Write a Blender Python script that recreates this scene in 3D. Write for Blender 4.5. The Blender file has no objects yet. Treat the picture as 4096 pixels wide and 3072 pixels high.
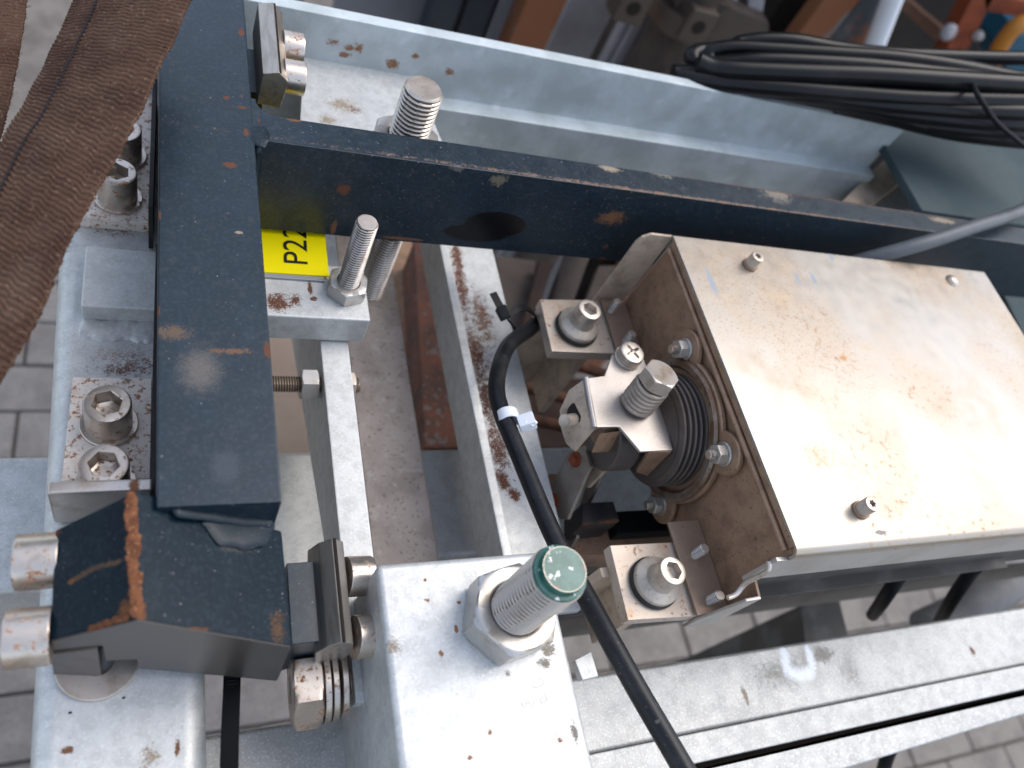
import bpy, bmesh, math, random
from mathutils import Vector, Matrix
import mathutils
random.seed(7)
S = 0.001                      # everything below is in millimetres
scene = bpy.context.scene
COL = scene.collection

# ------------------------------------------------------------------ camera
FPX, CX, CY, HCAM = 3100.0, 2048.0, 1536.0, 290.0
def _n(v): return v / v.length
_X = _n(Vector((6852, 134, FPX)))
_D = Vector((-1443, 2087, FPX)); _D = _n(_D - _X * _D.dot(_X))
_Y = (-_D).cross(_X)
if Vector((-1294, -5500, FPX)).dot(_Y) < 0: _Y = -_Y
RW = Matrix((_X, _Y, -_D))     # camera axes (right, down, forward) -> world
cam_data = bpy.data.cameras.new('camera')
cam = bpy.data.objects.new('camera', cam_data); COL.objects.link(cam)
right, down, fwd = RW @ Vector((1, 0, 0)), RW @ Vector((0, 1, 0)), RW @ Vector((0, 0, 1))
M = Matrix((right, -down, -fwd)).transposed().to_4x4()
M.translation = Vector((0, 0, HCAM * S))
cam.matrix_world = M
cam_data.sensor_width = 36.0
cam_data.lens = FPX / 4096 * 36.0
cam_data.clip_start, cam_data.clip_end = 0.01, 500.0
cam_data.dof.use_dof = True
cam_data.dof.focus_distance = 0.40
cam_data.dof.aperture_fstop = 7.0
scene.camera = cam

# ------------------------------------------------------------------ light
SUN_EL, SUN_AZ = math.radians(58), math.radians(76)       # azimuth from +Y towards +X
world = bpy.data.worlds.new('World'); scene.world = world
world.use_nodes = True
wn, wl = world.node_tree.nodes, world.node_tree.links
wn.clear()
sky = wn.new('ShaderNodeTexSky'); sky.sky_type = 'NISHITA'; sky.sun_disc = False
sky.sun_elevation, sky.sun_rotation = SUN_EL, SUN_AZ
sky.air_density, sky.dust_density, sky.ozone_density = 1.0, 1.6, 0.8
hsv = wn.new('ShaderNodeHueSaturation'); hsv.inputs['Saturation'].default_value = 0.66
bg = wn.new('ShaderNodeBackground'); bg.inputs['Strength'].default_value = 0.15
wo = wn.new('ShaderNodeOutputWorld')
wl.new(sky.outputs[0], hsv.inputs['Color']); wl.new(hsv.outputs[0], bg.inputs[0]); wl.new(bg.outputs[0], wo.inputs[0])
sun_data = bpy.data.lights.new('sun', 'SUN'); sun_data.energy = 0.55
sun_data.angle = math.radians(38); sun_data.color = (1.0, 0.94, 0.85)
sun = bpy.data.objects.new('sun', sun_data); COL.objects.link(sun)
sdir = Vector((math.sin(SUN_AZ) * math.cos(SUN_EL), math.cos(SUN_AZ) * math.cos(SUN_EL), math.sin(SUN_EL)))
sun.rotation_euler = sdir.to_track_quat('Z', 'Y').to_euler()
sun.location = (2, 1, 3)
scene.render.engine = 'CYCLES'
vs = scene.view_settings
vs.view_transform, vs.look, vs.exposure, vs.gamma, vs.use_curve_mapping = 'Standard', 'None', 1.22, 1.0, False
scene.cycles.max_bounces = 8

# ------------------------------------------------------------------ pixels of the photograph -> points of the place
CAM0 = Vector((0, 0, HCAM))
def _ray(u, v): return RW @ Vector((u - CX, v - CY, FPX))
def PZ(u, v, z): d = _ray(u, v); return CAM0 + d * ((z - HCAM) / d.z)
def PX(u, v, x): d = _ray(u, v); return CAM0 + d * (x / d.x)
def PY(u, v, y): d = _ray(u, v); return CAM0 + d * (y / d.y)
def PP(u, v, p0, n): d = _ray(u, v); return CAM0 + d * ((p0 - CAM0).dot(n) / d.dot(n))      # on a plane
def PD(u, v, dist): d = _ray(u, v); return CAM0 + d * (dist / FPX)

# ------------------------------------------------------------------ materials
class NT:
    def __init__(s, name):
        s.m = bpy.data.materials.new(name); s.m.use_nodes = True
        s.t = s.m.node_tree; s.n = s.t.nodes; s.l = s.t.links; s.n.clear()
        s.out = s.n.new('ShaderNodeOutputMaterial'); s.b = s.n.new('ShaderNodeBsdfPrincipled')
        s.l.new(s.b.outputs[0], s.out.inputs[0])
    def set(s, sock, v):
        if isinstance(v, (int, float)): sock.default_value = v
        elif isinstance(v, (tuple, list)):
            sock.default_value = (*v, 1.0) if (len(v) == 3 and sock.type == 'RGBA') else v
        else: s.l.new(v, sock)
    def math(s, op, a, b=0.0, c=None, clamp=False):
        n = s.n.new('ShaderNodeMath'); n.operation = op; n.use_clamp = clamp
        s.set(n.inputs[0], a); s.set(n.inputs[1], b)
        if c is not None: s.set(n.inputs[2], c)
        return n.outputs[0]
    def vec(s, op, a, b=None):
        n = s.n.new('ShaderNodeVectorMath'); n.operation = op
        s.set(n.inputs[0], a)
        if b is not None: s.set(n.inputs[1], b)
        return n.outputs['Value'] if op in ('LENGTH', 'DISTANCE', 'DOT_PRODUCT') else n.outputs[0]
    def noise(s, scale, detail=3, rough=0.55, vec=None, w=None):
        n = s.n.new('ShaderNodeTexNoise'); n.inputs['Scale'].default_value = scale
        n.inputs['Detail'].default_value = detail; n.inputs['Roughness'].default_value = rough
        s.l.new(vec if vec is not None else s.co, n.inputs['Vector'])
        return n
    def ramp(s, fac, a, b):                                   # smooth 0..1 between a and b
        n = s.n.new('ShaderNodeMapRange'); n.interpolation_type = 'SMOOTHSTEP'
        s.set(n.inputs[0], fac); s.set(n.inputs[1], a); s.set(n.inputs[2], b)
        return n.outputs[0]
    def mix(s, fac, a, b):
        n = s.n.new('ShaderNodeMix'); n.data_type = 'RGBA'
        s.set(n.inputs[0], fac); s.set(n.inputs[6], a); s.set(n.inputs[7], b)
        return n.outputs[2]
    def lerp(s, fac, a, b):
        n = s.n.new('ShaderNodeMix'); n.data_type = 'FLOAT'
        s.set(n.inputs[0], fac); s.set(n.inputs[2], a); s.set(n.inputs[3], b)
        return n.outputs[0]

def make_mat(name, base, metal=0.0, rough=0.5, spec=0.5, mottle=None, speck=(), layers=(), spots=(), bump=None, bump2=None,
             obj_space=False, rough_var=0.0, stretch=None):
    """base colour plus noise: mottle (scale, colour, lo, hi); speck [(scale, lo, hi, colour, strength)];
    layers [(scale, lo, hi, colour, metal, rough, mask-scale)]; spots [(centre, radii, colour, edge noise)] in mm."""
    s = NT(name)
    if obj_space:
        tc = s.n.new('ShaderNodeTexCoord'); oi = s.n.new('ShaderNodeObjectInfo')
        off = s.vec('SCALE', oi.outputs['Location']);
        off.node.inputs['Scale'].default_value = 37.0
        co = s.vec('ADD', tc.outputs['Object'], off)
    else:
        g = s.n.new('ShaderNodeNewGeometry'); co = g.outputs['Position']
    s.co = co
    if stretch: s.co = s.vec('MULTIPLY', co, stretch)
    col, met, ro = base, metal, rough
    if mottle:
        f = s.ramp(s.noise(mottle[0], 5, 0.6).outputs[0], mottle[2], mottle[3])
        col = s.mix(f, col, mottle[1])
    if rough_var:
        ro = s.math('ADD', s.math('MULTIPLY', s.math('SUBTRACT', s.noise(90, 4).outputs[0], 0.5), rough_var * 2), rough)
    for sc, lo, hi, c, st in speck:
        f = s.math('MULTIPLY', s.ramp(s.noise(sc, 2, 0.5).outputs[0], lo, hi), st)
        col = s.mix(f, col, c)
    for sc, lo, hi, c, m_, r_, msc in layers:
        f = s.ramp(s.noise(sc, 6, 0.68).outputs[0], lo, hi + 0.02)
        if msc: f = s.math('MULTIPLY', f, s.ramp(s.noise(msc, 2, 0.5).outputs[0], 0.48, 0.62))
        c2 = s.mix(s.noise(sc * 1.7, 3).outputs[0], c, tuple(x * 0.55 for x in c))
        col = s.mix(f, col, c2); met = s.lerp(f, met, m_); ro = s.lerp(f, ro, r_)
    s.co = co
    if spots:
        nz = s.noise(260, 4, 0.65); nf = s.noise(1150, 3, 0.6)
        nn_ = s.math('ADD', s.math('MULTIPLY', s.math('SUBTRACT', nz.outputs[0], 0.5), 1.0), s.math('MULTIPLY', s.math('SUBTRACT', nf.outputs[0], 0.5), 1.1))
        dn = s.vec('SUBTRACT', nz.outputs['Color'], (0.5, 0.5, 0.5))
        cn = s.noise(900, 3, 0.6).outputs[0]
        for sp in spots:
            c, r, colr = sp[0], sp[1], sp[2]
            amt = sp[3] if len(sp) > 3 else 0.9
            soft = sp[4] if len(sp) > 4 else 0.12
            r_ = sp[5] if len(sp) > 5 else 0.8
            if isinstance(r, (int, float)): r = (r, r, r)
            q = s.vec('DIVIDE', s.vec('SUBTRACT', co, tuple(x * S for x in c)), tuple(x * S for x in r))
            ln = s.math('ADD', s.vec('LENGTH', q), s.math('MULTIPLY', nn_, amt * 2.4))
            f = s.ramp(ln, 1.0, 1.0 - soft * 2)
            f = s.math('MULTIPLY', f, s.ramp(cn, 0.30, 0.40)) if amt > 0.5 else f
            c2 = s.mix(cn, colr, tuple(x * 0.45 for x in colr)) if r_ > 0.6 else colr
            col = s.mix(f, col, c2); met = s.lerp(f, met, 0.0); ro = s.lerp(f, ro, r_)
    s.set(s.b.inputs['Base Color'], col); s.set(s.b.inputs['Metallic'], met); s.set(s.b.inputs['Roughness'], ro)
    s.b.inputs['Specular IOR Level'].default_value = spec
    prev = None
    for b in (bump, bump2):
        if b:
            n = s.n.new('ShaderNodeBump'); n.inputs['Strength'].default_value = b[1]; n.inputs['Distance'].default_value = b[2] * S
            s.l.new(s.noise(b[0], 4, 0.6).outputs[0], n.inputs['Height'])
            if prev: s.l.new(prev, n.inputs['Normal'])
            prev = n.outputs[0]
    if prev: s.l.new(prev, s.b.inputs['Normal'])
    return s.m

RUST = (0.155, 0.052, 0.022); RUSTD = (0.075, 0.025, 0.012); RUSTO = (0.20, 0.085, 0.036)
TAN = (0.38, 0.30, 0.21)
def onz(u, v, z): return tuple(PZ(u, v, z))
def ony(u, v, y): return tuple(PY(u, v, y))
# ------------------------------------------------------------------ named materials
def galv(name, spots=(), dark=1.0, rust=True, extra=()):
    b = tuple(c * dark for c in (0.565, 0.57, 0.555)); d = tuple(c * dark for c in (0.475, 0.48, 0.465))
    return make_mat(name, b, 0.35, 0.50, 0.5, mottle=(130, d, 0.40, 0.66), rough_var=0.10,
                    speck=((420, 0.58, 0.70, tuple(c * 0.6 for c in b), 0.28), (760, 0.54, 0.66, (0.74, 0.74, 0.73), 0.32), (40, 0.56, 0.75, tuple(c * 0.76 for c in b), 0.4)),
                    layers=(((330, 0.675, 0.70, RUST, 0.0, 0.85, 45),) if rust else ()) + tuple(extra), spots=spots,
                    bump=(700, 0.35, 0.3), bump2=(160, 0.18, 0.7))
m_galv = galv('galvanised_steel')
m_galv_dull = galv('galvanised_steel_dull', dark=0.72, rust=False)
m_galv_clean = galv('galvanised_steel_clean', dark=1.0, rust=False)

RUSTS = (0.40, 0.165, 0.06)
def stainless(name, base=(0.57, 0.505, 0.44), rough=0.34, rust=(0.655, 0.70), spots=(), obj_space=False, stain=(0.36, 0.27, 0.19), metal=0.72, msc=60, layers=()):
    return make_mat(name, base, metal, rough, 0.5, mottle=(70, stain, 0.50, 0.78), rough_var=0.10,
                    speck=((650, 0.60, 0.74, tuple(c * 0.6 for c in base), 0.5),),
                    layers=((260, rust[0], rust[1], RUSTS, 0.1, 0.8, msc),) + tuple(layers), spots=spots, bump=(500, 0.10, 0.12), obj_space=obj_space)
m_steel = stainless('stainless_steel')
m_bolt = stainless('stainless_bolt', (0.57, 0.505, 0.44), 0.36, (0.66, 0.72), obj_space=True)
m_bolt_rusty = stainless('rust_spotted_bolt', (0.60, 0.53, 0.46), 0.34, (0.54, 0.64), obj_space=True, msc=0, metal=0.9)
m_plate_rusty = stainless('rust_spotted_plate', (0.74, 0.66, 0.585), 0.45, (0.53, 0.61), metal=0.12, stain=(0.60, 0.48, 0.38), msc=0, layers=((420, 0.585, 0.63, RUSTS, 0.0, 0.8, 0), (90, 0.58, 0.66, (0.36, 0.24, 0.15), 0.2, 0.7, 0)))
m_nut = stainless('nut_steel', (0.50, 0.475, 0.44), 0.36, (0.70, 0.78), obj_space=True)
m_brown_steel = make_mat('dull_brown_steel', (0.31, 0.19, 0.118), 0.15, 0.46, 0.5, mottle=(80, (0.21, 0.125, 0.078), 0.4, 0.7),
                         speck=((600, 0.60, 0.72, (0.06, 0.04, 0.03), 0.6),), layers=((220, 0.66, 0.72, RUSTD, 0.0, 0.8, 0),), bump=(400, 0.1, 0.2))
m_post = make_mat('grimy_post_steel', (0.50, 0.395, 0.30), 0.15, 0.5, 0.5, mottle=(60, (0.33, 0.255, 0.19), 0.42, 0.68), speck=((500, 0.6, 0.72, (0.18, 0.14, 0.10), 0.5),),
                  layers=((200, 0.66, 0.72, RUST, 0.0, 0.8, 50),), bump=(300, 0.1, 0.3))
m_dusty = make_mat('dusty_brown_steel', (0.29, 0.255, 0.235), 0.1, 0.7, 0.4, mottle=(35, (0.215, 0.185, 0.17), 0.4, 0.65), speck=((350, 0.58, 0.72, (0.11, 0.085, 0.07), 0.6), (130, 0.60, 0.72, (0.36, 0.34, 0.33), 0.5)),
                   bump=(300, 0.2, 0.4))
m_rust = make_mat('rusty_steel', (0.115, 0.048, 0.032), 0.1, 0.85, 0.3, mottle=(30, (0.06, 0.036, 0.03), 0.38, 0.66), speck=((120, 0.58, 0.68, (0.12, 0.11, 0.11), 0.8), (260, 0.6, 0.7, RUSTO, 0.6)), bump=(300, 0.3, 0.6))
m_rust_bright = make_mat('bright_rust', (0.36, 0.115, 0.03), 0.0, 0.85, 0.3, mottle=(160, (0.17, 0.05, 0.018), 0.42, 0.62), speck=((500, 0.6, 0.7, (0.55, 0.30, 0.12), 0.7),), bump=(600, 0.6, 0.5))
m_rubber = make_mat('black_rubber', (0.018, 0.017, 0.017), 0.0, 0.55, 0.4, mottle=(90, (0.035, 0.03, 0.026), 0.45, 0.7), bump=(400, 0.1, 0.2))
m_boot = make_mat('rubber_boot', (0.066, 0.052, 0.044), 0.0, 0.45, 0.5, mottle=(60, (0.10, 0.076, 0.062), 0.42, 0.7), speck=((900, 0.66, 0.74, (0.14, 0.11, 0.09), 0.5),))
m_coil = make_mat('coiled_cable_jacket', (0.003, 0.0032, 0.0042), 0.0, 0.34, 0.22, mottle=(14, (0.014, 0.014, 0.014), 0.45, 0.72), bump=(300, 0.1, 0.2))
m_cable = make_mat('black_cable_jacket', (0.0065, 0.007, 0.009), 0.0, 0.40, 0.32, mottle=(45, (0.022, 0.021, 0.021), 0.45, 0.72), speck=((800, 0.68, 0.76, (0.16, 0.15, 0.14), 0.6), (300, 0.70, 0.76, (0.12, 0.11, 0.10), 0.6)), bump=(500, 0.15, 0.2))
m_cable_grey = make_mat('grey_cable_jacket', (0.085, 0.092, 0.10), 0.0, 0.5, 0.4, mottle=(30, (0.06, 0.064, 0.07), 0.4, 0.7))
m_plastic_black = make_mat('black_plastic', (0.006, 0.0064, 0.008), 0.0, 0.5, 0.16)
m_plastic_white = make_mat('white_plastic', (0.74, 0.76, 0.80), 0.0, 0.35, 0.5)
m_root = make_mat('dirty_thread_root', (0.13, 0.10, 0.075), 0.3, 0.7, 0.3)
m_hole = make_mat('dark_recess', (0.02, 0.015, 0.012), 0.2, 0.8, 0.3)

# dark blue paint of the welded frame, with its chips and stains and a smooth dark oval
def flat_x(u, v, z, rx, ry, c, a=0.5, so=0.12, r=0.8): return (onz(u, v, z), (rx, ry, 4), c, a, so, r)
def face_y(u, v, y, rx, rz, c, a=0.5, so=0.12, r=0.8): return (ony(u, v, y), (rx, 4, rz), c, a, so, r)
BARY = 325.5
blue_spots = [
    flat_x(800, 1480, 0, 11, 15, (0.15, 0.135, 0.12), 0.45, 0.45), flat_x(690, 1330, 0, 9, 4, (0.15, 0.10, 0.065), 0.98, 0.3),
    flat_x(965, 130, 0, 1.6, 4, RUST), flat_x(905, 390, 0, 1.6, 1.6, RUST), flat_x(968, 430, 0, 2.5, 1.5, RUST), flat_x(920, 660, 0, 4, 2, RUST, 0.8),
    flat_x(632, 860, 0, 1.4, 4, RUST), flat_x(632, 1245, 0, 1.0, 3, RUST), flat_x(1070, 1400, 0, 1.6, 5, RUST, 0.6), flat_x(925, 1405, 0, 9, 1.6, (0.2, 0.10, 0.05), 0.99, 0.3),
    flat_x(955, 930, 0, 2, 1, TAN), flat_x(985, 530, 0, 1.5, 3, RUST), flat_x(905, 1870, 0, 7, 9, (0.06, 0.075, 0.09), 0.6, 0.4),
    face_y(1370, 762, BARY, 4, 4, RUST, 0.7), face_y(1392, 755, BARY, 2, 2, RUST, 0.4), face_y(1335, 912, BARY, 2, 7, RUSTO, 0.6), face_y(1610, 958, BARY, 14, 1.6, RUSTO, 0.5),
    face_y(2448, 880, BARY, 11, 7, RUSTO, 0.75), face_y(2425, 995, BARY, 2, 3, RUST), face_y(2410, 1045, BARY, 3, 2.5, RUST),
    face_y(1995, 725, BARY, 5, 5, (0.16, 0.14, 0.10), 0.9), face_y(1830, 675, BARY, 5, 3, (0.13, 0.125, 0.12), 0.9),
    face_y(1985, 905, BARY, 23, 12.5, (0.001, 0.0012, 0.0026), 0.03, 0.04, 0.30), face_y(1905, 938, BARY, 24, 8.5, (0.001, 0.0012, 0.0026), 0.03, 0.06, 0.30),  # overlapping smooth near-black ovals on the bar's side face
    flat_x(3105, 770, 0, 14, 9, (0.26, 0.22, 0.17), 0.9, 0.2), flat_x(2440, 672, 0, 8, 3, TAN, 0.9), flat_x(2650, 690, 0, 10, 4, (0.20, 0.19, 0.14), 0.9), flat_x(3770, 880, 0, 14, 3, TAN, 0.8),
    flat_x(1720, 545, 0, 9, 1.8, RUSTO, 0.7), flat_x(1180, 478, 0, 4, 1.5, RUSTO, 0.7),
    ((400, 328.5, 0), (350, 1.7, 1.0), (0.26, 0.16, 0.11), 1.0, 0.3), ((400, 347.5, 0), (350, 0.8, 0.9), RUST, 0.95, 0.3), ((-5, 250, 0), (0.8, 130, 1.0), RUST, 0.95, 0.3), ((44, 250, 0), (0.7, 150, 1.0), RUST, 0.98, 0.3),
]
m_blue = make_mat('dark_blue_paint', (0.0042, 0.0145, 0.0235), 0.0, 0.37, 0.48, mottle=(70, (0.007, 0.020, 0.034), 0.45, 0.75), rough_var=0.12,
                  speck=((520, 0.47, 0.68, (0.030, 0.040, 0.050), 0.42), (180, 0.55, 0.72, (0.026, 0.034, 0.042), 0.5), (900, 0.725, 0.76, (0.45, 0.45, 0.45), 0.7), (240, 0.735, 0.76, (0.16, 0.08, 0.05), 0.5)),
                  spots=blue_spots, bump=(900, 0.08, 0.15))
m_yellow = make_mat('yellow_label', (0.90, 0.76, 0.0), 0.0, 0.30, 0.5)
m_ink = make_mat('black_ink', (0.012, 0.012, 0.012), 0.0, 0.4, 0.5)
m_backing = make_mat('label_backing', (0.32, 0.33, 0.34), 0.3, 0.4, 0.5)
m_teal = make_mat('teal_painted_plate', (0.050, 0.072, 0.078), 0.0, 0.75, 0.2, mottle=(14, (0.068, 0.09, 0.095), 0.4, 0.7), speck=((180, 0.6, 0.72, (0.035, 0.05, 0.055), 0.5),), bump=(60, 0.15, 1.0))

# ------------------------------------------------------------------ object helpers
def V(*a): return Vector(a)
def link_mesh(name, me, mat, parent=None, loc=None, smooth=None):
    o = bpy.data.objects.new(name, me); COL.objects.link(o)
    if len(me.polygons) < 6000:
        wm = o.modifiers.new('face_normals', 'WEIGHTED_NORMAL'); wm.mode = 'FACE_AREA'; wm.weight = 80; wm.keep_sharp = True
    if mat and not me.materials:
        me.materials.append(mat)
        if any(p.material_index == 1 for p in me.polygons): me.materials.append(m_root)
    if parent: o.parent = parent
    if loc is not None: o.location = Vector(loc) * S
    return o
def bm_to_mesh(bm, name, off=(0, 0, 0), smooth=True, angle=35):
    bmesh.ops.recalc_face_normals(bm, faces=bm.faces)
    for v in bm.verts: v.co = (v.co - Vector(off)) * S
    if smooth:
        for f in bm.faces: f.smooth = True
        lim = math.radians(angle)
        for e in bm.edges:
            if len(e.link_faces) == 2 and e.calc_face_angle(0) > lim: e.smooth = False
    me = bpy.data.meshes.new(name); bm.to_mesh(me); bm.free()
    return me
def tag(o, label=None, cat=None, group=None, kind=None):
    if label: o['label'] = label
    if cat: o['category'] = cat
    if group: o['group'] = group
    if kind: o['kind'] = kind
    return o
BASE = {}
def thing(name, label, cat, base=(0, 0, 0), group=None, axis=None, roll=0.0):
    o = bpy.data.objects.new(name, None); COL.objects.link(o)
    o.empty_display_size = 0.01
    o.location = Vector(base) * S
    if axis is not None:
        q = Vector(axis).to_track_quat('Z', 'Y')
        o.rotation_euler = (q.to_matrix().to_4x4() @ Matrix.Rotation(roll, 4, 'Z')).to_euler()
    BASE[o.name] = Vector(base)
    return tag(o, label, cat, group)
def root_of(o):
    while o.parent: o = o.parent
    return o
def part(name, bm, mat, parent, smooth=True, angle=35, label=None):
    """a child mesh whose vertices were given in the place's millimetres"""
    me = bm_to_mesh(bm, name, BASE[root_of(parent).name], smooth, angle)
    o = link_mesh(name, me, mat, parent)
    if label: o['label'] = label
    return o
def solo(name, bm, mat, label, cat, base, group=None, smooth=True, angle=35, kind=None):
    me = bm_to_mesh(bm, name, base, smooth, angle)
    o = link_mesh(name, me, mat, None, base)
    BASE[o.name] = Vector(base)
    return tag(o, label, cat, group, kind)

def bevel(bm, w, seg=2, ang=25):
    if w <= 0: return bm
    es = [e for e in bm.edges if len(e.link_faces) == 2 and e.calc_face_angle(0) > math.radians(ang)]
    bmesh.ops.bevel(bm, geom=es, offset=w, segments=seg, affect='EDGES', profile=0.5, clamp_overlap=True)
    return bm
def join(*bms):
    r = bmesh.new()
    for b in bms:
        me = bpy.data.meshes.new('tmp'); b.to_mesh(me); b.free(); r.from_mesh(me); bpy.data.meshes.remove(me)
    return r
def hexa(bot, top, bw=0.5, seg=2):
    """prism between two polygons of the same number of points (lists of 3D points)"""
    bm = bmesh.new(); n = len(bot)
    a = [bm.verts.new(p) for p in bot]; b = [bm.verts.new(p) for p in top]
    bm.faces.new(a); bm.faces.new(b)
    for i in range(n): bm.faces.new((a[i], a[(i + 1) % n], b[(i + 1) % n], b[i]))
    bmesh.ops.recalc_face_normals(bm, faces=bm.faces)
    return bevel(bm, bw, seg)
def box(x0, x1, y0, y1, z0, z1, bw=0.5, seg=2):
    p = [(x0, y0), (x1, y0), (x1, y1), (x0, y1)]
    return hexa([(x, y, z0) for x, y in p], [(x, y, z1) for x, y in p], bw, seg)
def prism(pts, axis, a, b, bw=0.5, seg=2):
    """pts in the plane across `axis`: x -> (y,z), y -> (x,z), z -> (x,y)"""
    f = {'x': lambda p, t: (t, p[0], p[1]), 'y': lambda p, t: (p[0], t, p[1]), 'z': lambda p, t: (p[0], p[1], t)}[axis]
    return hexa([f(p, a) for p in pts], [f(p, b) for p in pts], bw, seg)
def slab_on(pts, n, t, bw=0.5):
    """polygon of 3D points thickened by t along n"""
    n = Vector(n).normalized() * t
    return hexa([Vector(p) for p in pts], [Vector(p) + n for p in pts], bw)
def lathe(prof, n=40, wave=None):
    """profile [(r, z)] round Z; r 0 closes"""
    bm = bmesh.new(); rings = []
    for r, z in prof:
        if r <= 1e-6: rings.append([bm.verts.new((0, 0, z))])
        else: rings.append([bm.verts.new((r * math.cos(2 * math.pi * i / n), r * math.sin(2 * math.pi * i / n), z)) for i in range(n)])
    for a, b in zip(rings, rings[1:]):
        for i in range(n):
            j = (i + 1) % n
            if len(a) == 1 and len(b) == 1: continue
            if len(a) == 1: bm.faces.new((a[0], b[i], b[j]))
            elif len(b) == 1: bm.faces.new((a[i], b[0], a[j]))
            else: bm.faces.new((a[i], b[i], b[j], a[j]))
    for ring in (rings[0], rings[-1]):
        if len(ring) > 1 and wave is None: bm.faces.new(ring)
    return bm
def polar(rows, n):
    """rows of (radius function(theta), z): closed shape with end caps"""
    bm = bmesh.new(); R = []
    for fr, z in rows:
        R.append([bm.verts.new((fr(t) * math.cos(t), fr(t) * math.sin(t), z)) for t in (2 * math.pi * i / n for i in range(n))])
    for a, b in zip(R, R[1:]):
        for i in range(n):
            j = (i + 1) % n; bm.faces.new((a[i], a[j], b[j], b[i]))
    bm.faces.new(R[0]); bm.faces.new(R[-1])
    return bm
def hexr(ap): return lambda t: ap / math.cos((t % (math.pi / 3)) - math.pi / 6)
def const(r): return lambda t: r
def nut_bm(af, h, hole=0, n=72, z0=0, double=True):
    ap = af / 2; hx = hexr(ap); rc = ap * 0.97
    def rr(z):
        d = min(z, h - z) if double else (h - z)
        return lambda t: min(hx(t), rc + d * 1.75)
    k = ap * 0.18
    zs = ([0] if not double else [0, k * .25, k * .5]) + [k, h - k, h - k * .75, h - k * .5, h - k * .25, h]
    rows = [(rr(z), z0 + z) for z in zs]
    if hole:
        rows += [(const(hole * 1.10), z0 + h), (const(hole), z0 + h - 0.6), (const(hole), z0 + h * 0.5)]
    return polar(rows, n)
def thread_bm(R, L, pitch, z0=0, depth=None, n=36, cham=None, cap=True):
    d = depth or pitch * 0.6; cham = pitch if cham is None else cham
    bm = bmesh.new(); rows = []; k = max(2, int(L / pitch * 9))
    for i in range(k + 1):
        z = L * i / k; ring = []
        for j in range(n):
            t = 2 * math.pi * j / n
            f = (z / pitch - t / (2 * math.pi)) % 1.0
            tri = min(1.0, max(0.0, abs(f - 0.5) * 2 * 1.35 - 0.12))
            r = R - d * tri
            e = L - z
            if e < cham: r = min(r, R - d * 0.2 - (cham - e) * 0.7)
            ring.append(bm.verts.new((r * math.cos(t), r * math.sin(t), z0 + z)))
        rows.append(ring)
    for a, b in zip(rows, rows[1:]):
        for i in range(n):
            j = (i + 1) % n; bm.faces.new((a[i], a[j], b[j], b[i]))
    bm.faces.new(rows[0]); bm.faces.new(rows[-1])
    for f in bm.faces:
        c = f.calc_center_median()
        if len(f.verts) == 4 and math.hypot(c.x, c.y) < R - d * 0.52 and L + z0 - c.z > cham: f.material_index = 1
    return bm
def head_bm(D, H, recess, depth, n=72, ch=1.0, z0=0):
    """cylinder head with a shaped recess; recess: radius function"""
    r = D / 2
    rows = [(const(r * 0.985), z0), (const(r), z0 + 0.5), (const(r), z0 + H - ch), (const(r - ch * .3), z0 + H - ch * .3), (const(r - ch), z0 + H),
            (lambda t: recess(t) * 1.06, z0 + H), (recess, z0 + H - 0.4), (recess, z0 + H - depth), (lambda t: recess(t) * 0.5, z0 + H - depth - recess(0.3) * 0.15)]
    return polar(rows, n)
def torx(r): return lambda t: r * (0.86 + 0.16 * math.cos(6 * t))
def cross(r):
    def f(t):
        c = abs(math.cos(2 * t)); return r * (0.30 + 0.70 * c ** 3.5)
    return f
def catmull(pts, n=10):
    P = [Vector(p) for p in pts]; P = [P[0] * 2 - P[1]] + P + [P[-1] * 2 - P[-2]]; out = []
    for i in range(1, len(P) - 2):
        a, b, c, d = P[i - 1:i + 3]
        for k in range(n):
            t = k / n
            out.append(0.5 * ((2 * b) + (c - a) * t + (2 * a - 5 * b + 4 * c - d) * t * t + (3 * b - a - 3 * c + d) * t ** 3))
    out.append(P[-2]); return out
def frames(path, up=(0, 0, 1)):
    fr = []; u = Vector(up)
    for i, p in enumerate(path):
        t = (path[min(i + 1, len(path) - 1)] - path[max(i - 1, 0)]).normalized()
        x = u.cross(t)
        if x.length < 1e-4: x = Vector((1, 0, 0)).cross(t)
        x.normalize(); y = t.cross(x); u = y
        fr.append((p, x, y, t))
    return fr
def tube(pts, r, n=16, sub=10, sect=None, up=(0, 0, 1), smoothpath=True):
    path = catmull(pts, sub) if smoothpath else [Vector(p) for p in pts]
    bm = bmesh.new(); R = []
    sect = sect or [(math.cos(2 * math.pi * i / n) * r, math.sin(2 * math.pi * i / n) * r) for i in range(n)]
    for p, x, y, t in frames(path, up): R.append([bm.verts.new(p + x * a + y * b) for a, b in sect])
    n = len(sect)
    for a, b in zip(R, R[1:]):
        for i in range(n):
            j = (i + 1) % n; bm.faces.new((a[i], a[j], b[j], b[i]))
    bm.faces.new(R[0]); bm.faces.new(R[-1])
    return bm
def move(bm, loc=(0, 0, 0), axis=None, roll=0.0):
    m = Matrix.Translation(Vector(loc))
    if axis is not None: m = m @ Vector(axis).to_track_quat('Z', 'Y').to_matrix().to_4x4() @ Matrix.Rotation(roll, 4, 'Z')
    bmesh.ops.transform(bm, matrix=m, verts=bm.verts); return bm
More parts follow.
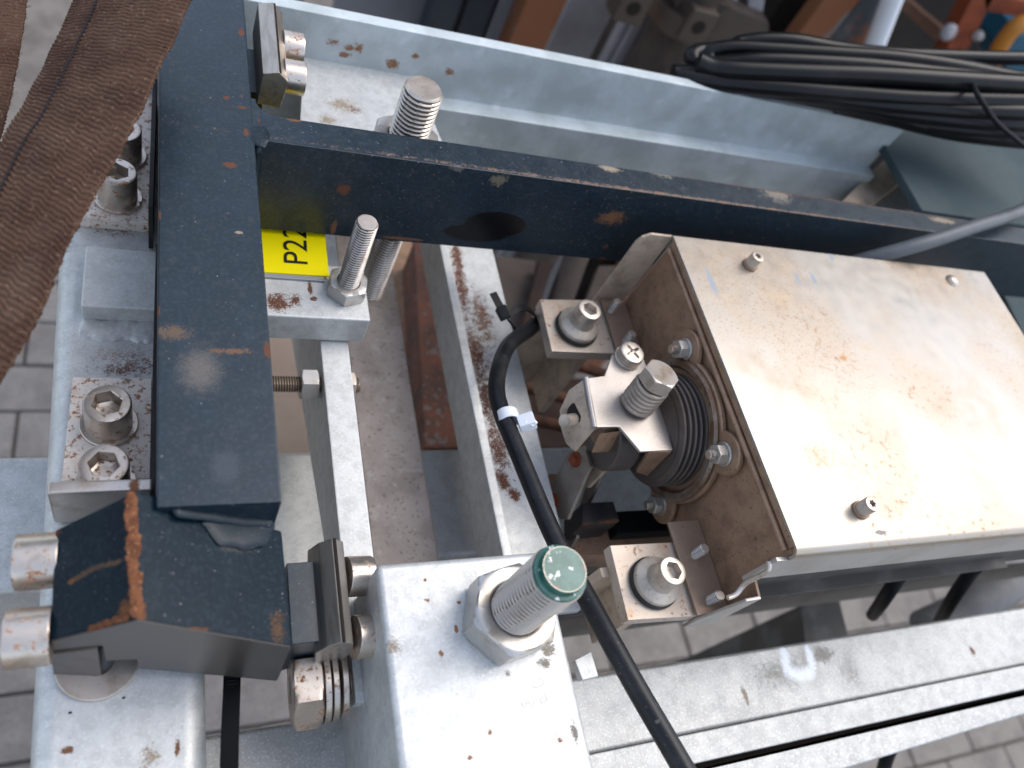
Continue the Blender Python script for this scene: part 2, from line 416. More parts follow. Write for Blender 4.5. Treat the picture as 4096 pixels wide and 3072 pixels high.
def bead(path, w, h, seed=0, n=14, nz=0.3, up=(0, 0, 1), freq=0.25, flat=1.0):
    """irregular weld or rust bead lying along a path"""
    P = catmull(path, 14); bm = bmesh.new(); R = []
    fr = frames(P, up)
    for i, (p, x, y, t) in enumerate(fr):
        e = min(1.0, min(i, len(fr) - 1 - i) / 3.0 + 0.25)
        ring = []
        for j in range(n):
            a = 2 * math.pi * j / n
            q = p + x * (math.cos(a) * w) + y * (math.sin(a) * h)
            k = 1 + nz * mathutils.noise.noise(q * freq + Vector((seed * 7.1, 0, 0))) + nz * 0.6 * mathutils.noise.noise(q * freq * 3.1)
            ring.append(bm.verts.new(p + x * (math.cos(a) * w * k * e) + y * (math.sin(a) * h * k * e)))
        R.append(ring)
    for a, b in zip(R, R[1:]):
        for i in range(n):
            j = (i + 1) % n; bm.faces.new((a[i], a[j], b[j], b[i]))
    bm.faces.new(R[0]); bm.faces.new(R[-1])
    return bm
def copy_thing(o, loc, label=None, axis=None, roll=0.0, group=None):
    c = o.copy(); COL.objects.link(c); c.location = Vector(loc) * S
    if axis is not None: c.rotation_euler = (Vector(axis).to_track_quat('Z', 'Y').to_matrix().to_4x4() @ Matrix.Rotation(roll, 4, 'Z')).to_euler()
    if label: c['label'] = label
    if group: c['group'] = group
    for ch in list(o.children):
        d = ch.copy(); COL.objects.link(d); d.parent = c
        for g in list(ch.children):
            e = g.copy(); COL.objects.link(e); e.parent = d
    return c
def lpart(name, bm, mat, parent, smooth=True, angle=35):
    """a child mesh given in its thing's own local millimetres"""
    return link_mesh(name, bm_to_mesh(bm, name, (0, 0, 0), smooth, angle), mat, parent)
# ================================================================== the place: ground
def washer_bm(ri, ro, z0, z1, n=48, b=0.3):
    prof = [(ri, z0 + b), (ri + b, z0), (ro - b, z0), (ro, z0 + b), (ro, z1 - b), (ro - b, z1), (ri + b, z1), (ri, z1 - b), (ri, z0 + b)]
    bm = lathe(prof[:-1], n, wave=1)
    vs_ = list(bm.verts); a, b_ = vs_[:n], vs_[-n:]
    for i in range(n):
        j = (i + 1) % n; bm.faces.new((b_[i], b_[j], a[j], a[i]))
    return bm
ZG = -1200
m_ground = make_mat('sandy_joints', (0.185, 0.165, 0.145), 0.0, 0.9, 0.3, mottle=(9, (0.12, 0.105, 0.092), 0.4, 0.65))
m_paver = make_mat('grey_paver', (0.235, 0.21, 0.185), 0.0, 0.85, 0.3, mottle=(12, (0.165, 0.145, 0.13), 0.38, 0.66), speck=((160, 0.58, 0.70, (0.12, 0.11, 0.10), 0.6), (300, 0.62, 0.7, (0.42, 0.40, 0.37), 0.5)), bump=(200, 0.4, 1.5))
bm = bmesh.new()
for p in ((-60, -60, 0), (60, -60, 0), (60, 90, 0), (-60, 90, 0)): bm.verts.new(Vector(p) * 1000)
bm.verts.ensure_lookup_table(); bm.faces.new(bm.verts)
ground = solo('ground', bm, m_ground, 'grey block paved yard under and around the frame', None, (0, 0, ZG - 14), kind='structure', smooth=False)
for v in ground.data.vertices: v.co.z = 0
pm = bm_to_mesh(box(-99, 99, -49, 49, -60, 0, 4, 2), 'paver', (0, 0, 0))
pm.materials.append(m_paver)
npav = 0
for j in range(-4, 16):
    for i in range(-6, 12):
        x, y = i * 203 + (101 if j % 2 else 0) + 60, j * 103 - 30
        if npav >= 300: continue
        # only where the frame of the picture can look down on them
        c = RW.transposed() @ (Vector((x, y, ZG)) - CAM0)
        if c.z < 50: continue
        u, v = CX + FPX * c.x / c.z, CY + FPX * c.y / c.z
        if not (-350 < u < 4450 and 300 < v < 3450): continue
        o = link_mesh('paver', pm, None, ground)
        o.location = Vector((x, y, 14 + random.uniform(-2, 2))) * S
        o.rotation_euler = (random.uniform(-.008, .008), random.uniform(-.008, .008), random.uniform(-.01, .01))
        npav += 1

# ================================================================== galvanised base frame
def xl(y): return -44.5 - (y - 55) * 8.0 / 265
def tube_sect(y):
    r, x0, x1, z1, z0 = 9, xl(y), 20.0, -85.6, -160
    pts = []
    for cx_, cz_, a0 in ((x1 - r, z1 - r, 0), (x0 + r, z1 - r, 90), (x0 + r, z0 + r, 180), (x1 - r, z0 + r, 270)):
        for k in range(7):
            a = math.radians(a0 + 15 * k); pts.append((cx_ + r * math.cos(a), y, cz_ + r * math.sin(a)))
    return pts
RUSTG = (0.36, 0.17, 0.08)
tube_spots = [(onz(500, 1475, -85), (21, 5, 3), RUST, 1.0, 0.6), (onz(550, 1440, -85), (13, 13, 3), RUST, 1.0, 0.8), (onz(450, 1420, -85), (18, 9, 3), RUSTG, 1.0, 0.9), (onz(460, 915, -85), (16, 8, 3), RUST, 1.0, 0.7), (onz(710, 2990, -85), (1.3, 5, 3), RUSTO, 0.7, 0.3),
              (onz(270, 3000, -85), (3, 1.5, 3), RUSTO, 0.7), (onz(495, 2790, -85), (0.9, 0.6, 3), (0.02, 0.015, 0.03), 0.3), (onz(280, 2850, -85), (0.9, 0.6, 3), (0.02, 0.015, 0.03), 0.3), (onz(600, 3030, -85), (4, 6, 3), TAN, 0.9, 0.4)]
m_tube = galv('galvanised_tube', tube_spots)
base = thing('base_frame', 'heavy galvanised tube with a flat cross bar welded on, under the dark blue beam', 'steel frame', (-15, 150, -160))
part('tube', hexa(tube_sect(-90), tube_sect(640), 0), m_tube, base)
cross_spots = [(onz(1110, 1210, -73), (9, 7, 3), RUST, 0.85, 0.25), (onz(1240, 1150, -73), (1.5, 5, 3), RUSTO, 0.6), (onz(1255, 1195, -73), (2.4, 1.6, 3), RUSTO, 0.6), (onz(1180, 1200, -73), (4, 5, 3), RUST, 0.95, 0.3)]
m_cross = galv('galvanised_flat_bar', cross_spots)
part('cross_bar', box(-38.2, 111.5, 267.5, 307.5, -95.5, -73, 1.2, 3), m_cross, base)
wb = bead([(-40, 263, -86.4), (-30, 262.2, -86.2), (-20, 263.2, -86.3), (-10, 262.4, -86.2), (2, 263, -86.2)], 7.5, 2.6, 4, 16, 0.35, freq=0.12)
m_weld = galv('galvanised_weld', (), 0.95, False)
part('weld_bead', wb, m_weld, base, angle=60)

lowb = solo('lower_beam', hexa([(-700, 250, -330), (900, 250, -330), (900, 165, -330), (-700, 165, -330)], [(-700, 250, -205), (900, 250, -205), (900, 165, -205), (-700, 165, -205)], 5, 3), galv('galvanised_lower_beam', (), 0.92, False),
            'pale galvanised beam running crosswise low under the other bars', 'steel beam', (100, 200, -330))
# the front rail, its groove and second lip
rail_spots = [(onz(3290, 2620, -150), (13, 7, 3), (0.36, 0.32, 0.27), 0.7, 0.4), (onz(3230, 2660, -150), (9, 16, 3), (0.42, 0.36, 0.28), 0.98, 0.9), (onz(3400, 2680, -150), (14, 16, 3), (0.42, 0.38, 0.32), 0.98, 0.9), (onz(3890, 2605, -150), (3, 4, 3), RUSTO, 0.7, 0.3),
              (onz(2980, 2780, -150), (2.5, 6, 3), TAN, 0.8, 0.3), (onz(3130, 2690, -150), (30, 12, 3), (0.42, 0.39, 0.33), 0.95, 0.6), (onz(3140, 2620, -150), (5, 8, 3), (0.78, 0.82, 0.88), 0.45, 0.45, 0.5), (onz(3145, 2660, -150), (6, 8, 3), (0.78, 0.82, 0.88), 0.45, 0.45, 0.5), (onz(3165, 2690, -150), (9, 6, 3), (0.78, 0.82, 0.88), 0.45, 0.45, 0.5), (onz(3200, 2700, -150), (10, 6, 3), (0.78, 0.82, 0.88), 0.45, 0.45, 0.5), (onz(3235, 2690, -150), (8, 7, 3), (0.78, 0.82, 0.88), 0.45, 0.45, 0.5), (onz(3245, 2650, -150), (5, 9, 3), (0.78, 0.82, 0.88), 0.45, 0.45, 0.5), (onz(3238, 2615, -150), (4, 8, 3), (0.78, 0.82, 0.88), 0.45, 0.45, 0.5)]
m_rail = galv('galvanised_rail', rail_spots, 0.70)
rail = thing('front_rail', 'long pale galvanised rail with a narrow slot along it, nearest the viewer', 'steel rail', (300, 30, -230))
def yz(u, v, z): return PZ(u, v, z).y
yb, yf = yz(2370, 2700, -150), yz(4096, 2659, -150)
part('rail_top', box(21, 1100, yf, yb, -230, -150, 2.5, 3), m_rail, rail)
y2 = yz(4096, 2757, -147); y2b = yz(4096, 2776, -148); y3 = yz(4096, 2843, -148)
part('rail_lip', box(21, 1100, y2, yf - 0.3, -165, -147.2, 1.0, 2), m_rail, rail)
oa, ob = PZ(3392, 3072, -148), PZ(4096, 2857, -148)
def oy(x): return oa.y + (ob.y - oa.y) * (x - oa.x) / (ob.x - oa.x)
part('outer_lip', hexa([(21, oy(21), -230), (1100, oy(1100), -230), (1100, y2b, -230), (21, y2b, -230)], [(21, oy(21), -148), (1100, oy(1100), -148), (1100, y2b, -148), (21, y2b, -148)], 2.0, 3), m_rail, rail)
part('slot_bottom', box(21, 1100, y2b - .5, y2 + 1, -228, -162, 0), m_hole, rail)
# block tube carrying the green tipped bolt
blk_spots = [(onz(2190, 2600, -47), (5, 4, 3), (0.30, 0.26, 0.20), 0.95, 0.3), (onz(2180, 2650, -47), (4, 2.5, 3), (0.30, 0.26, 0.20), 0.9, 0.3), (onz(2300, 2930, -47), (1.8, 6, 3), (0.28, 0.24, 0.19), 0.8, 0.3), (onz(2030, 2695, -47), (2, 2, 3), (0.36, 0.33, 0.28), 0.8, 0.3),
             (onz(1710, 2400, -47), (1.6, 1, 3), RUSTG, 0.9, 0.3), (onz(1825, 2515, -47), (1, 2.4, 3), RUSTG, 0.6), (onz(1765, 2615, -47), (1.2, 1.6, 3), RUSTG, 0.6), (onz(1835, 2410, -47), (1, .8, 3), RUSTG, 0.6), (onz(1575, 2590, -47), (4, 5, 3), TAN, 0.95, 0.5), (onz(1700, 2320, -47), (1, 1, 3), RUSTG, 0.6),
             (onz(2165, 2920, -47), (6, 8, 3), (0.66, 0.74, 0.82), 0.7, 0.5, 0.5), (onz(1960, 2930, -47), (1, 1, 3), RUSTG, 0.6), (onz(1880, 3030, -47), (1.3, 1, 3), RUSTG, 0.6), (onz(2240, 2960, -47), (1.2, 1, 3), RUSTG, 0.6)]
m_block = galv('galvanised_block', blk_spots)
blk = thing('mounting_block', 'broad pale galvanised block tube carrying the bolt with the green painted tip', 'steel block', (135, 40, -170))
part('block_tube', box(90, 176, -80, 112, -170, -47, 3.2, 3), m_block, blk)
# faint pencil scrawl: two loops and a row of dots scratched on the face
sc = []
for pts in ([(2150, 2712), (2172, 2722), (2168, 2742), (2140, 2750), (2128, 2738)], [(2085, 2812), (2100, 2830), (2112, 2806), (2128, 2828), (2138, 2804)], [(2160, 2800), (2178, 2782), (2186, 2800), (2168, 2812), (2160, 2800)]):
    sc.append(tube([PZ(u, v, -46.95) for u, v in pts], 0.11, 6, 6))
part('pencil_scrawl', join(*sc), make_mat('pencil_grey', (0.27, 0.28, 0.29), 0.1, 0.6), blk)
# white corner flange under the block
solo('corner_flange', slab_on([PZ(2300, 2640, -120), PZ(2365, 2605, -120), PZ(2395, 2705, -120), PZ(2330, 2720, -120)], (0, 0, -1), 6, 0.6), m_galv_clean, 'small pale flange corner poking out below the right edge of the block tube', 'flange', tuple(PZ(2345, 2660, -120)))

# ================================================================== upper galvanised beam and plate behind the blue bar
gal_spots = [(ony(1395, 190, 473), (5, 3, 3), RUSTG, 0.9, 0.3), (ony(1430, 190, 473), (4, 3, 4), RUSTG, 0.8), (ony(1380, 215, 473), (5, 3, 3), RUSTG, 0.8), (ony(1570, 255, 473), (5, 3, 4), RUSTG, 0.9), (ony(1330, 165, 473), (4, 3, 3), RUSTG, 0.8), (ony(1800, 290, 473), (4, 3, 3), RUSTG, 0.8), (ony(2405, 478, 473), (3, 3, 2), RUSTG, 0.6), (ony(1660, 225, 473), (3, 3, 2), RUSTG, 0.7)]
m_galvb = make_mat('weathered_galvanised', (0.55, 0.60, 0.605), 0.12, 0.5, 0.5, mottle=(34, (0.43, 0.475, 0.47), 0.36, 0.66), speck=((240, 0.58, 0.72, (0.42, 0.46, 0.46), 0.4), (45, 0.62, 0.75, (0.68, 0.72, 0.74), 0.6)),
                   layers=((150, 0.70, 0.74, RUST, 0.0, 0.85, 14),), spots=gal_spots, bump=(400, 0.2, 0.3), bump2=(50, 0.15, 1.0))
def gsec(x):
    y = 474.0 + 0.0262 * (x - 190.6)
    return [(x, y, -18.5), (x, y + 10, -18.5), (x, y + 10, -170), (x, y - 13.6, -170), (x, y - 13.6, -67), (x, y, -67)]
solo('galvanised_beam', hexa(gsec(-30), gsec(640), 1.0, 2), m_galvb, 'long stepped galvanised beam with a bright top lip, behind the dark blue bar', 'steel beam', (250, 475, -170))
pl_spots = [(onz(1370, 420, -53), (11, 8, 3), TAN, 0.95, 0.4), (onz(1310, 480, -53), (8, 7, 3), TAN, 0.95, 0.5), (onz(1420, 440, -53), (5, 4, 3), RUSTO, 0.95, 0.4)]
p_ = [PZ(1215, 226, -53), PZ(1660, 292, -53), PZ(1800, 640, -53), PZ(1190, 640, -53)]
solo('support_plate', slab_on([V(q.x, min(q.y, 473.3), q.z) for q in p_], (0, 0, -1), 13.5, 0.8), galv('galvanised_plate', pl_spots), 'pale galvanised plate with rust freckles holding the bolt behind the blue bar', 'steel plate', (100, 420, -66))

# ================================================================== bars seen through the gap
z1 = -97
a0, a1 = PX(1204, 1407, 86), PX(1380, 2120, 86)
x0, x1 = 86, 103
def lin(y):
    t = (y - a0.y) / (a1.y - a0.y); return a0.z + (a1.z - a0.z) * t
yA, yB = 62, 430
solo('upright_flat_bar', hexa([(x0, yA, z1), (x1, yA, z1), (x1, yB, z1), (x0, yB, z1)], [(x0, yA, min(z1 - 12, lin(yA))), (x1, yA, min(z1 - 12, lin(yA))), (x1, yB, lin(yB)), (x0, yB, lin(yB))], 1.0, 2), m_galv_clean,
     'pale topped galvanised bar with dark side, pierced by the horizontal adjusting bolt', 'steel bar', (94, 200, -130))
xa, xb = PZ(1385, 1354, -165).x, PZ(1615, 1354, -165).x
solo('dusty_tube', box(xa, xb, 66, 420, -215, -165, 2, 3), m_dusty, 'dusty brown flat topped tube between the two galvanised bars', 'steel tube', ((xa + xb) / 2, 220, -215))
ch_spots = [(onz(1845, 1150, -128), (6, 40, 5), RUST, 0.95, 0.35), (onz(1905, 1420, -128), (11, 38, 5), RUST, 0.95, 0.4), (onz(1945, 1600, -128), (8, 34, 5), RUSTD, 0.9, 0.35), (onz(1990, 1790, -128), (9, 24, 5), RUST, 1.0, 0.35), (onz(1930, 1270, -128), (9, 30, 5), RUSTO, 1.0, 0.4), (onz(1830, 1030, -128), (5, 26, 5), RUST, 0.9, 0.3),
            (onz(2010, 1920, -128), (6, 8, 5), RUST, 0.9), (onz(2060, 1980, -128), (5, 5, 5), RUST, 0.9)]
m_ch = galv('galvanised_channel', ch_spots)
xL, xI = PZ(1763, 1000, -112).x, PZ(1763, 1000, -112).x + 6.5
xR = PZ(2000, 1111, -128).x
solo('galvanised_angle', prism([(xL, -112), (xI, -112), (xI + 1.5, -128), (xR, -128), (xR, -134), (xL + 5, -134), (xL, -150)], 'y', 100, 470, 1.2, 2), m_ch, 'galvanised angle with a band of rust along its inner corner, beside the black cable', 'steel angle', (xL + 20, 280, -150))
# rusty channel lying lower between the dusty tube and the angle
def rusty(name, pts, z, t, label, mat, cat='rusty bar'):
    q = [PZ(u, v, z) for u, v in pts]
    c = sum(q, Vector()) / len(q)
    return solo(name, slab_on(q, (0, 0, -1), t, 2), mat, label, cat, (c.x, c.y, z - t))
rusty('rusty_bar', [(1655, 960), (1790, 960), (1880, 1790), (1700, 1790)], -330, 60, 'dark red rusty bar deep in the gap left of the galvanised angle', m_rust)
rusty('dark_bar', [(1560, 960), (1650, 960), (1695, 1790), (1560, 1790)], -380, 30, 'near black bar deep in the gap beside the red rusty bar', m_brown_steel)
rusty('floor_board', [(1040, 1300), (1320, 1300), (1300, 1850), (1040, 1850)], -420, 25, 'plain beige brown board low behind the adjusting bolt', make_mat('beige_board', (0.30, 0.235, 0.185), 0, .75, .3, mottle=(10, (.24, .18, .14), .4, .7)), 'board')
m_deep = make_mat('deep_brown', (0.085, 0.066, 0.055), 0.1, 0.7, 0.3, mottle=(20, (0.05, 0.037, 0.03), .4, .7))  # very dark browns for the pieces low in the gap
m_deep2 = make_mat('deep_rusty_brown', (0.055, 0.030, 0.022), 0.1, 0.75, 0.3, mottle=(20, (0.03, 0.018, 0.014), .4, .7))
# mechanism glimpsed under the blue bar
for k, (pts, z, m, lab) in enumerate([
    ([(1985, 1020), (2145, 1040), (2090, 1420), (2010, 1300)], -300, m_deep, 'dark brown plate deep under the blue bar beside the galvanised angle'),
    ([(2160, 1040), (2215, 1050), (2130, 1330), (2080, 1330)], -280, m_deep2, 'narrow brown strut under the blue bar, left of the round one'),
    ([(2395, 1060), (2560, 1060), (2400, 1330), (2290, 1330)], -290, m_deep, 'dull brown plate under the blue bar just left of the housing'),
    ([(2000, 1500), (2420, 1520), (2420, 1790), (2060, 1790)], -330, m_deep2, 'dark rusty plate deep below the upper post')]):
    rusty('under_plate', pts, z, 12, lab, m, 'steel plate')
solo('round_strut', tube([PZ(2330, 960, -270), PZ(2260, 1150, -290), PZ(2170, 1400, -320)], 14, 20, 4), m_deep, 'round brown strut passing down under the blue bar', 'steel strut', tuple(PZ(2250, 1180, -300)))
m_rodrust = make_mat('rusty_rod_steel', (0.13, 0.058, 0.036), 0.1, 0.8, 0.3, mottle=(60, (0.06, 0.03, 0.02), .4, .7))
for u0, v0, u1, v1, lab in ((2250, 1440, 2420, 1500, 'upper'), (2180, 1570, 2420, 1640, 'middle'), (2160, 1690, 2420, 1740, 'lower')):
    solo('rusty_rod', tube([PZ(u0 - 80, v0 - 20, -260), PZ((u0 + u1) / 2, (v0 + v1) / 2, -260), PZ(u1 + 60, v1 + 20, -260)], 5.5, 14, 4), m_rodrust, lab + ' of three rusty rods in the dark behind the post', 'rod', tuple(PZ((u0 + u1) / 2, (v0 + v1) / 2, -260)), group='rusty rods behind the post')
# black steel under the lever
bb = thing('black_bracket', 'black painted steel block with rust on its lower edge, under the lever links', 'steel bracket', (245, 130, -175))
m_black = make_mat('black_paint', (0.012, 0.012, 0.015), 0.0, 0.45, 0.5, mottle=(60, (0.03, 0.025, 0.022), 0.45, 0.7), spots=[(tuple(PZ(2450, 2090, -125)), (16, 3, 3), RUSTO, 0.8, 0.3), (tuple(PZ(2340, 2100, -125)), (6, 2, 3), RUST, 0.8, 0.3)])
q = [PZ(2330, 2010, -125), PZ(2455, 2004, -125), PZ(2480, 2085, -125), PZ(2330, 2100, -125)]
part('block', slab_on(q, (0, 0, -1), 30, 1), m_black, bb)
q = [PZ(2455, 2045, -140), PZ(2720, 2030, -140), PZ(2720, 2120, -140), PZ(2470, 2135, -140)]
part('arm', slab_on(q, (0, 0, -1), 25, 1), m_plastic_black, bb)
q = [PZ(2310, 2105, -152), PZ(2720, 2110, -152), PZ(2720, 2215, -152), PZ(2290, 2225, -152)]
part('base_plate', slab_on(q, (0, 0, -1), 25, 1), m_brown_steel, bb)
# ================================================================== dark blue welded frame
fr = thing('blue_steel_frame', 'welded dark blue steel frame of broad beam, long bar on edge and angled end block', 'steel frame', (20, 250, -70))
part('beam', hexa([(-5.2, 470, -70), (39.6, 470, -70), (43.8, 124, -70), (-1.0, 124, -70)], [(-5.2, 470, 0), (39.6, 470, 0), (43.8, 124, 0), (-1.0, 124, 0)], 0.9, 2), m_blue, fr)
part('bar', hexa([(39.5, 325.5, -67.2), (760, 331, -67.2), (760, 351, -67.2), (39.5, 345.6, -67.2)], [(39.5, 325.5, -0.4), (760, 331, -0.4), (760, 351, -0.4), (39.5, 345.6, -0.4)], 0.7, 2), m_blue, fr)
part('fillet', prism([(39, 345.2), (54, 345.4)] + [(54 - 11 * math.sin(math.radians(a)), 357 - 11 * math.cos(math.radians(a))) for a in (0, 18, 36, 54, 72, 90)] + [(39, 357)], 'z', -66, -0.6, 0.3), m_blue, fr)
# weld bead where bar meets beam
def blob(c, r, n=2):
    b = bmesh.new(); bmesh.ops.create_icosphere(b, subdivisions=n + 1, radius=1)
    for v in b.verts:
        k = 1 + 0.10 * mathutils.noise.noise(v.co * 2.3 + Vector(c) * 0.13)
        v.co = Vector((v.co.x * r[0] * k, v.co.y * r[1] * k, v.co.z * r[2] * k)) + Vector(c)
    return b
m_weld_blue = make_mat('painted_weld', (0.005, 0.0135, 0.0215), 0.0, 0.42, 0.30, mottle=(120, (0.012, 0.024, 0.033), 0.48, 0.72), speck=((900, 0.66, 0.74, (0.22, 0.24, 0.26), 0.4),), bump=(300, 0.15, 0.4))
part('weld_bead', join(bead([(43.0, 325.0, -66), (43.4, 324.6, -45), (43.2, 325.2, -25), (43.2, 325, -3)], 3.2, 3.2, 3, 16, .15, up=(1, 0, 0), freq=.2),
     bead([(40.5, 322, -0.9), (43.5, 329, -0.6), (42.5, 337, -0.9)], 5.5, 0.9, 5, 20, .15, freq=.12)), m_weld_blue, fr, angle=80)
part('side_lug', box(40, 51, 386, 425, -45, -20, 0.8), m_blue, fr)
# end block: ridged, its front sawn askew; steep dark slope to -X, shallow blue slope to +X
RG = PZ(545, 2475, 0)
A_ = math.radians(10); NF = V(math.sin(A_), math.cos(A_), 0)
RS = 0.41; NS = V(RS, 0, 1).normalized(); TS = V(1, 0, -RS).normalized()
LS = 1.12; NLs = V(-LS, 0, 1).normalized()
def PF(u, v): return PP(u, v, RG, NF)
def PR(u, v): return tuple(PP(u, v, RG, NS))
def PL(u, v): return tuple(PP(u, v, RG, NLs))
blk_sp = [(PL(500, 2440), (4, 4, 5), RUSTO, 0.6, 0.25), (PL(440, 2500), (5, 1.8, 5), RUST, 0.7, 0.3), (PL(380, 2520), (4, 1.4, 5), RUSTO, 0.7, 0.3), (PR(560, 2450), (3.0, 3.5, 5), RUSTO, 0.6, 0.25),
          (PL(470, 2250), (3.0, 1.2, 4), (0.12, 0.078, 0.05), 0.22, 0.25), (PL(435, 2258), (3.0, 1.3, 4), (0.12, 0.078, 0.05), 0.22, 0.25), (PL(400, 2266), (3.0, 1.3, 4), (0.11, 0.07, 0.048), 0.22, 0.25), (PL(365, 2278), (3.0, 1.4, 4), (0.11, 0.07, 0.048), 0.22, 0.25),
          (PL(335, 2295), (2.8, 1.5, 4), (0.11, 0.07, 0.048), 0.22, 0.25), (PL(305, 2312), (2.6, 1.5, 4), (0.12, 0.07, 0.042), 0.22, 0.25), (PL(283, 2325), (2.0, 1.4, 4), RUSTO, 0.3, 0.25),
          (PR(790, 2516), (6, 1.0, 4), RUSTO, 0.7, 0.3), (PL(226, 2120), (2.2, 3.5, 5), RUST, 0.8, 0.3), (PR(1120, 2500), (4, 8, 5), (0.13, 0.075, 0.042), 1.0, 0.4), (PR(960, 2190), (10, 2, 5), (0.08, 0.075, 0.07), 0.95, 0.3)]
m_blue_block = make_mat('dark_blue_block_paint', (0.0028, 0.0112, 0.0185), 0.0, 0.32, 0.13, mottle=(60, (0.005, 0.016, 0.023), 0.45, 0.75), rough_var=0.08,
                        speck=((520, 0.47, 0.68, (0.018, 0.030, 0.042), 0.45), (900, 0.725, 0.76, (0.42, 0.42, 0.42), 0.6)), spots=blk_sp, bump=(900, 0.08, 0.15))
BY0, BY1 = 84.8, 131.0
fpx = [(545, 2475), (1170, 2585), (1112, 2722), (880, 2700), (560, 2672), (545, 2634), (420, 2640), (408, 2577), (205, 2598), (200, 2560)]
fpt = [PF(u, v) for u, v in fpx]
BK = V(-0.03, 1.0, 0)
def backpt(p, y): return p + BK * (y - p.y)
part('end_block', hexa(fpt, [backpt(p, 121.5 if k in (1, 2) else 131.0) for k, p in enumerate(fpt)], 0.8, 2), m_blue_block, fr)
m_sawn = make_mat('sawn_grey_steel', (0.056, 0.047, 0.040), 0.3, 0.38, 0.5, mottle=(60, (0.05, 0.045, 0.04), .4, .7), speck=((300, .62, .74, (0.10, 0.06, 0.035), .5),), bump=(500, .1, .2))
cen = sum(fpt, V(0, 0, 0)) / len(fpt)
part('sawn_face', hexa([cen + (p - cen) * 0.985 - NF * 0.35 for p in fpt], [cen + (p - cen) * 0.985 + NF * 0.6 for p in fpt], 0.15, 1), m_sawn, fr)
part('end_lug', hexa([(53.9, BY0 + .3, -66), (66, BY0 + .3, -66.2), (68, BY0 + .3, -105), (53.9, BY0 + .3, -118)], [(53.9, 122, -66), (66, 122, -66.2), (68, 122, -105), (53.9, 122, -118)], 0.5), m_blue, fr)
m_rseam = make_mat('rust_seam', (0.17, 0.064, 0.026), 0.0, 0.85, 0.3, mottle=(170, (0.10, 0.034, 0.014), 0.42, 0.62), speck=((700, 0.60, 0.72, (0.40, 0.22, 0.10), 0.7),), bump=(500, 0.7, 0.6))
rb0, rb1 = RG, PZ(523, 1962, 0)
def onr(k, dx=0, dz=-.5): return tuple(rb0.lerp(rb1, k) + V(dx, 0, dz))
lf_ = [V(*PL(u, v)) for u, v in ((520, 2474), (460, 2492), (400, 2512), (352, 2528))]
seam = [bead([onr(0.01), onr(.2, .3), onr(.4, -.3), onr(.6, .2), onr(.8, -.2), onr(1.0)], 2.2, 0.7, 1, 14, .6, freq=.5),
        bead([tuple(p + V(0, .8, 0)) for p in lf_], 1.3, 0.6, 2, 12, .5, freq=.5)]
part('rust_seam', join(*seam), m_rseam, fr, angle=80)
# flat puddle of painted weld running from the beam end over the slope of the block
def puddle(c, a, b, h, seed):
    bm = bmesh.new(); rings = []; N = 48
    for k in range(9):
        t = k / 8; ring = []
        for j in range(N):
            th = 2 * math.pi * j / N
            q = Vector((math.cos(th), math.sin(th), seed))
            rr = 1 + .16 * mathutils.noise.noise(q * 1.7) + .07 * mathutils.noise.noise(q * 5)
            s_ = 1 - t
            p = Vector(c) + TS * (math.cos(th) * a * rr * s_) + Vector((0, 1, 0)) * (math.sin(th) * b * rr * s_)
            hh = h * (1 - s_ ** 4) ** 0.5 * (1 + .22 * mathutils.noise.noise(p * .12 + Vector((seed, 0, 0))))
            ring.append(bm.verts.new(p + NS * (hh - 0.4)))
        rings.append(ring)
    for r0, r1 in zip(rings, rings[1:]):
        for i in range(N):
            j = (i + 1) % N; bm.faces.new((r0[i], r0[j], r1[j], r1[i]))
    bm.faces.new(rings[0]); bm.faces.new(rings[-1])
    return bm
q1 = V(*PR(965, 2098)); q2 = V(*PR(800, 2010))
part('end_weld', join(puddle(q1, 14.5, 9.5, 1.0, 1.3),
     bead([(q2.x - 10, 124.2, -2.5), (14, 124.0, -7), (24, 123.8, -11.5), (34, 123.8, -16), (43, 124.5, -20)], 3.0, 1.3, 6, 24, .14, up=tuple(NS), freq=.10)), m_weld_blue, fr, angle=80)

# ================================================================== clamp plates left of the beam, with their screws
def clamp_plate(name, c4, z, label):
    q = [V(x, y, z) for x, y in c4]
    return solo(name, slab_on(q, (0, 0, -1), 8.2, 0.5), m_plate_rusty, label, 'clamp plate', (-22, q[0].y, z - 8), group='flat stainless clamp plates beside the blue beam')
clamp_plate('clamp_plate', [(-40.5, 172), (-4, 172), (-4.4, 227.5), (-39.3, 227.5)], -77.3, 'rust freckled clamp plate between the cross bar and the angled end block')
clamp_plate('clamp_plate', [(-43.6, 331), (-8.2, 331), (-8.6, 436), (-46.5, 436)], -77.3, 'rusty edged clamp plate partly covered by the brown webbing')
solo('gap_strip', box(-4.0, -1.6, 150, 300, -84, -58, 0.3), m_rubber, 'thin black strip for the dark gap between the lower clamp plate and the beam', 'gap strip', (-3, 225, -84))  # dark gap drawn as a solid strip, its shade put into the black
solo('gap_strip', box(-8.0, -5.6, 318, 440, -84, -50, 0.3), m_rubber, 'thin black strip for the dark gap between the upper clamp plate and the beam', 'gap strip', (-7, 380, -84))  # upper gap likewise, shade drawn as a black strip
def socket_screw(name, label, base, D=20.4, H=19, washer=True, axis=(0, 0, 1), roll=0.2, mat=None, group=None, wD=1.24):
    t = thing(name, label, 'screw', base, group, axis, roll)
    wz = 0
    if washer: lpart('washer', washer_bm(D * .3, D * wD / 2, 0, 2.6), mat or m_bolt_rusty, t); wz = 2.6
    lpart('head', head_bm(D, H, hexr(D * 0.27), D * 0.42, 72, D * .05, wz), mat or m_bolt_rusty, t)
    return t
G1 = 'socket head screws in the clamp plates'
s1 = socket_screw('socket_screw', 'socket head screw in full view on the lower clamp plate', (-22.4, 200.5, -77.3), group=G1, roll=.3)
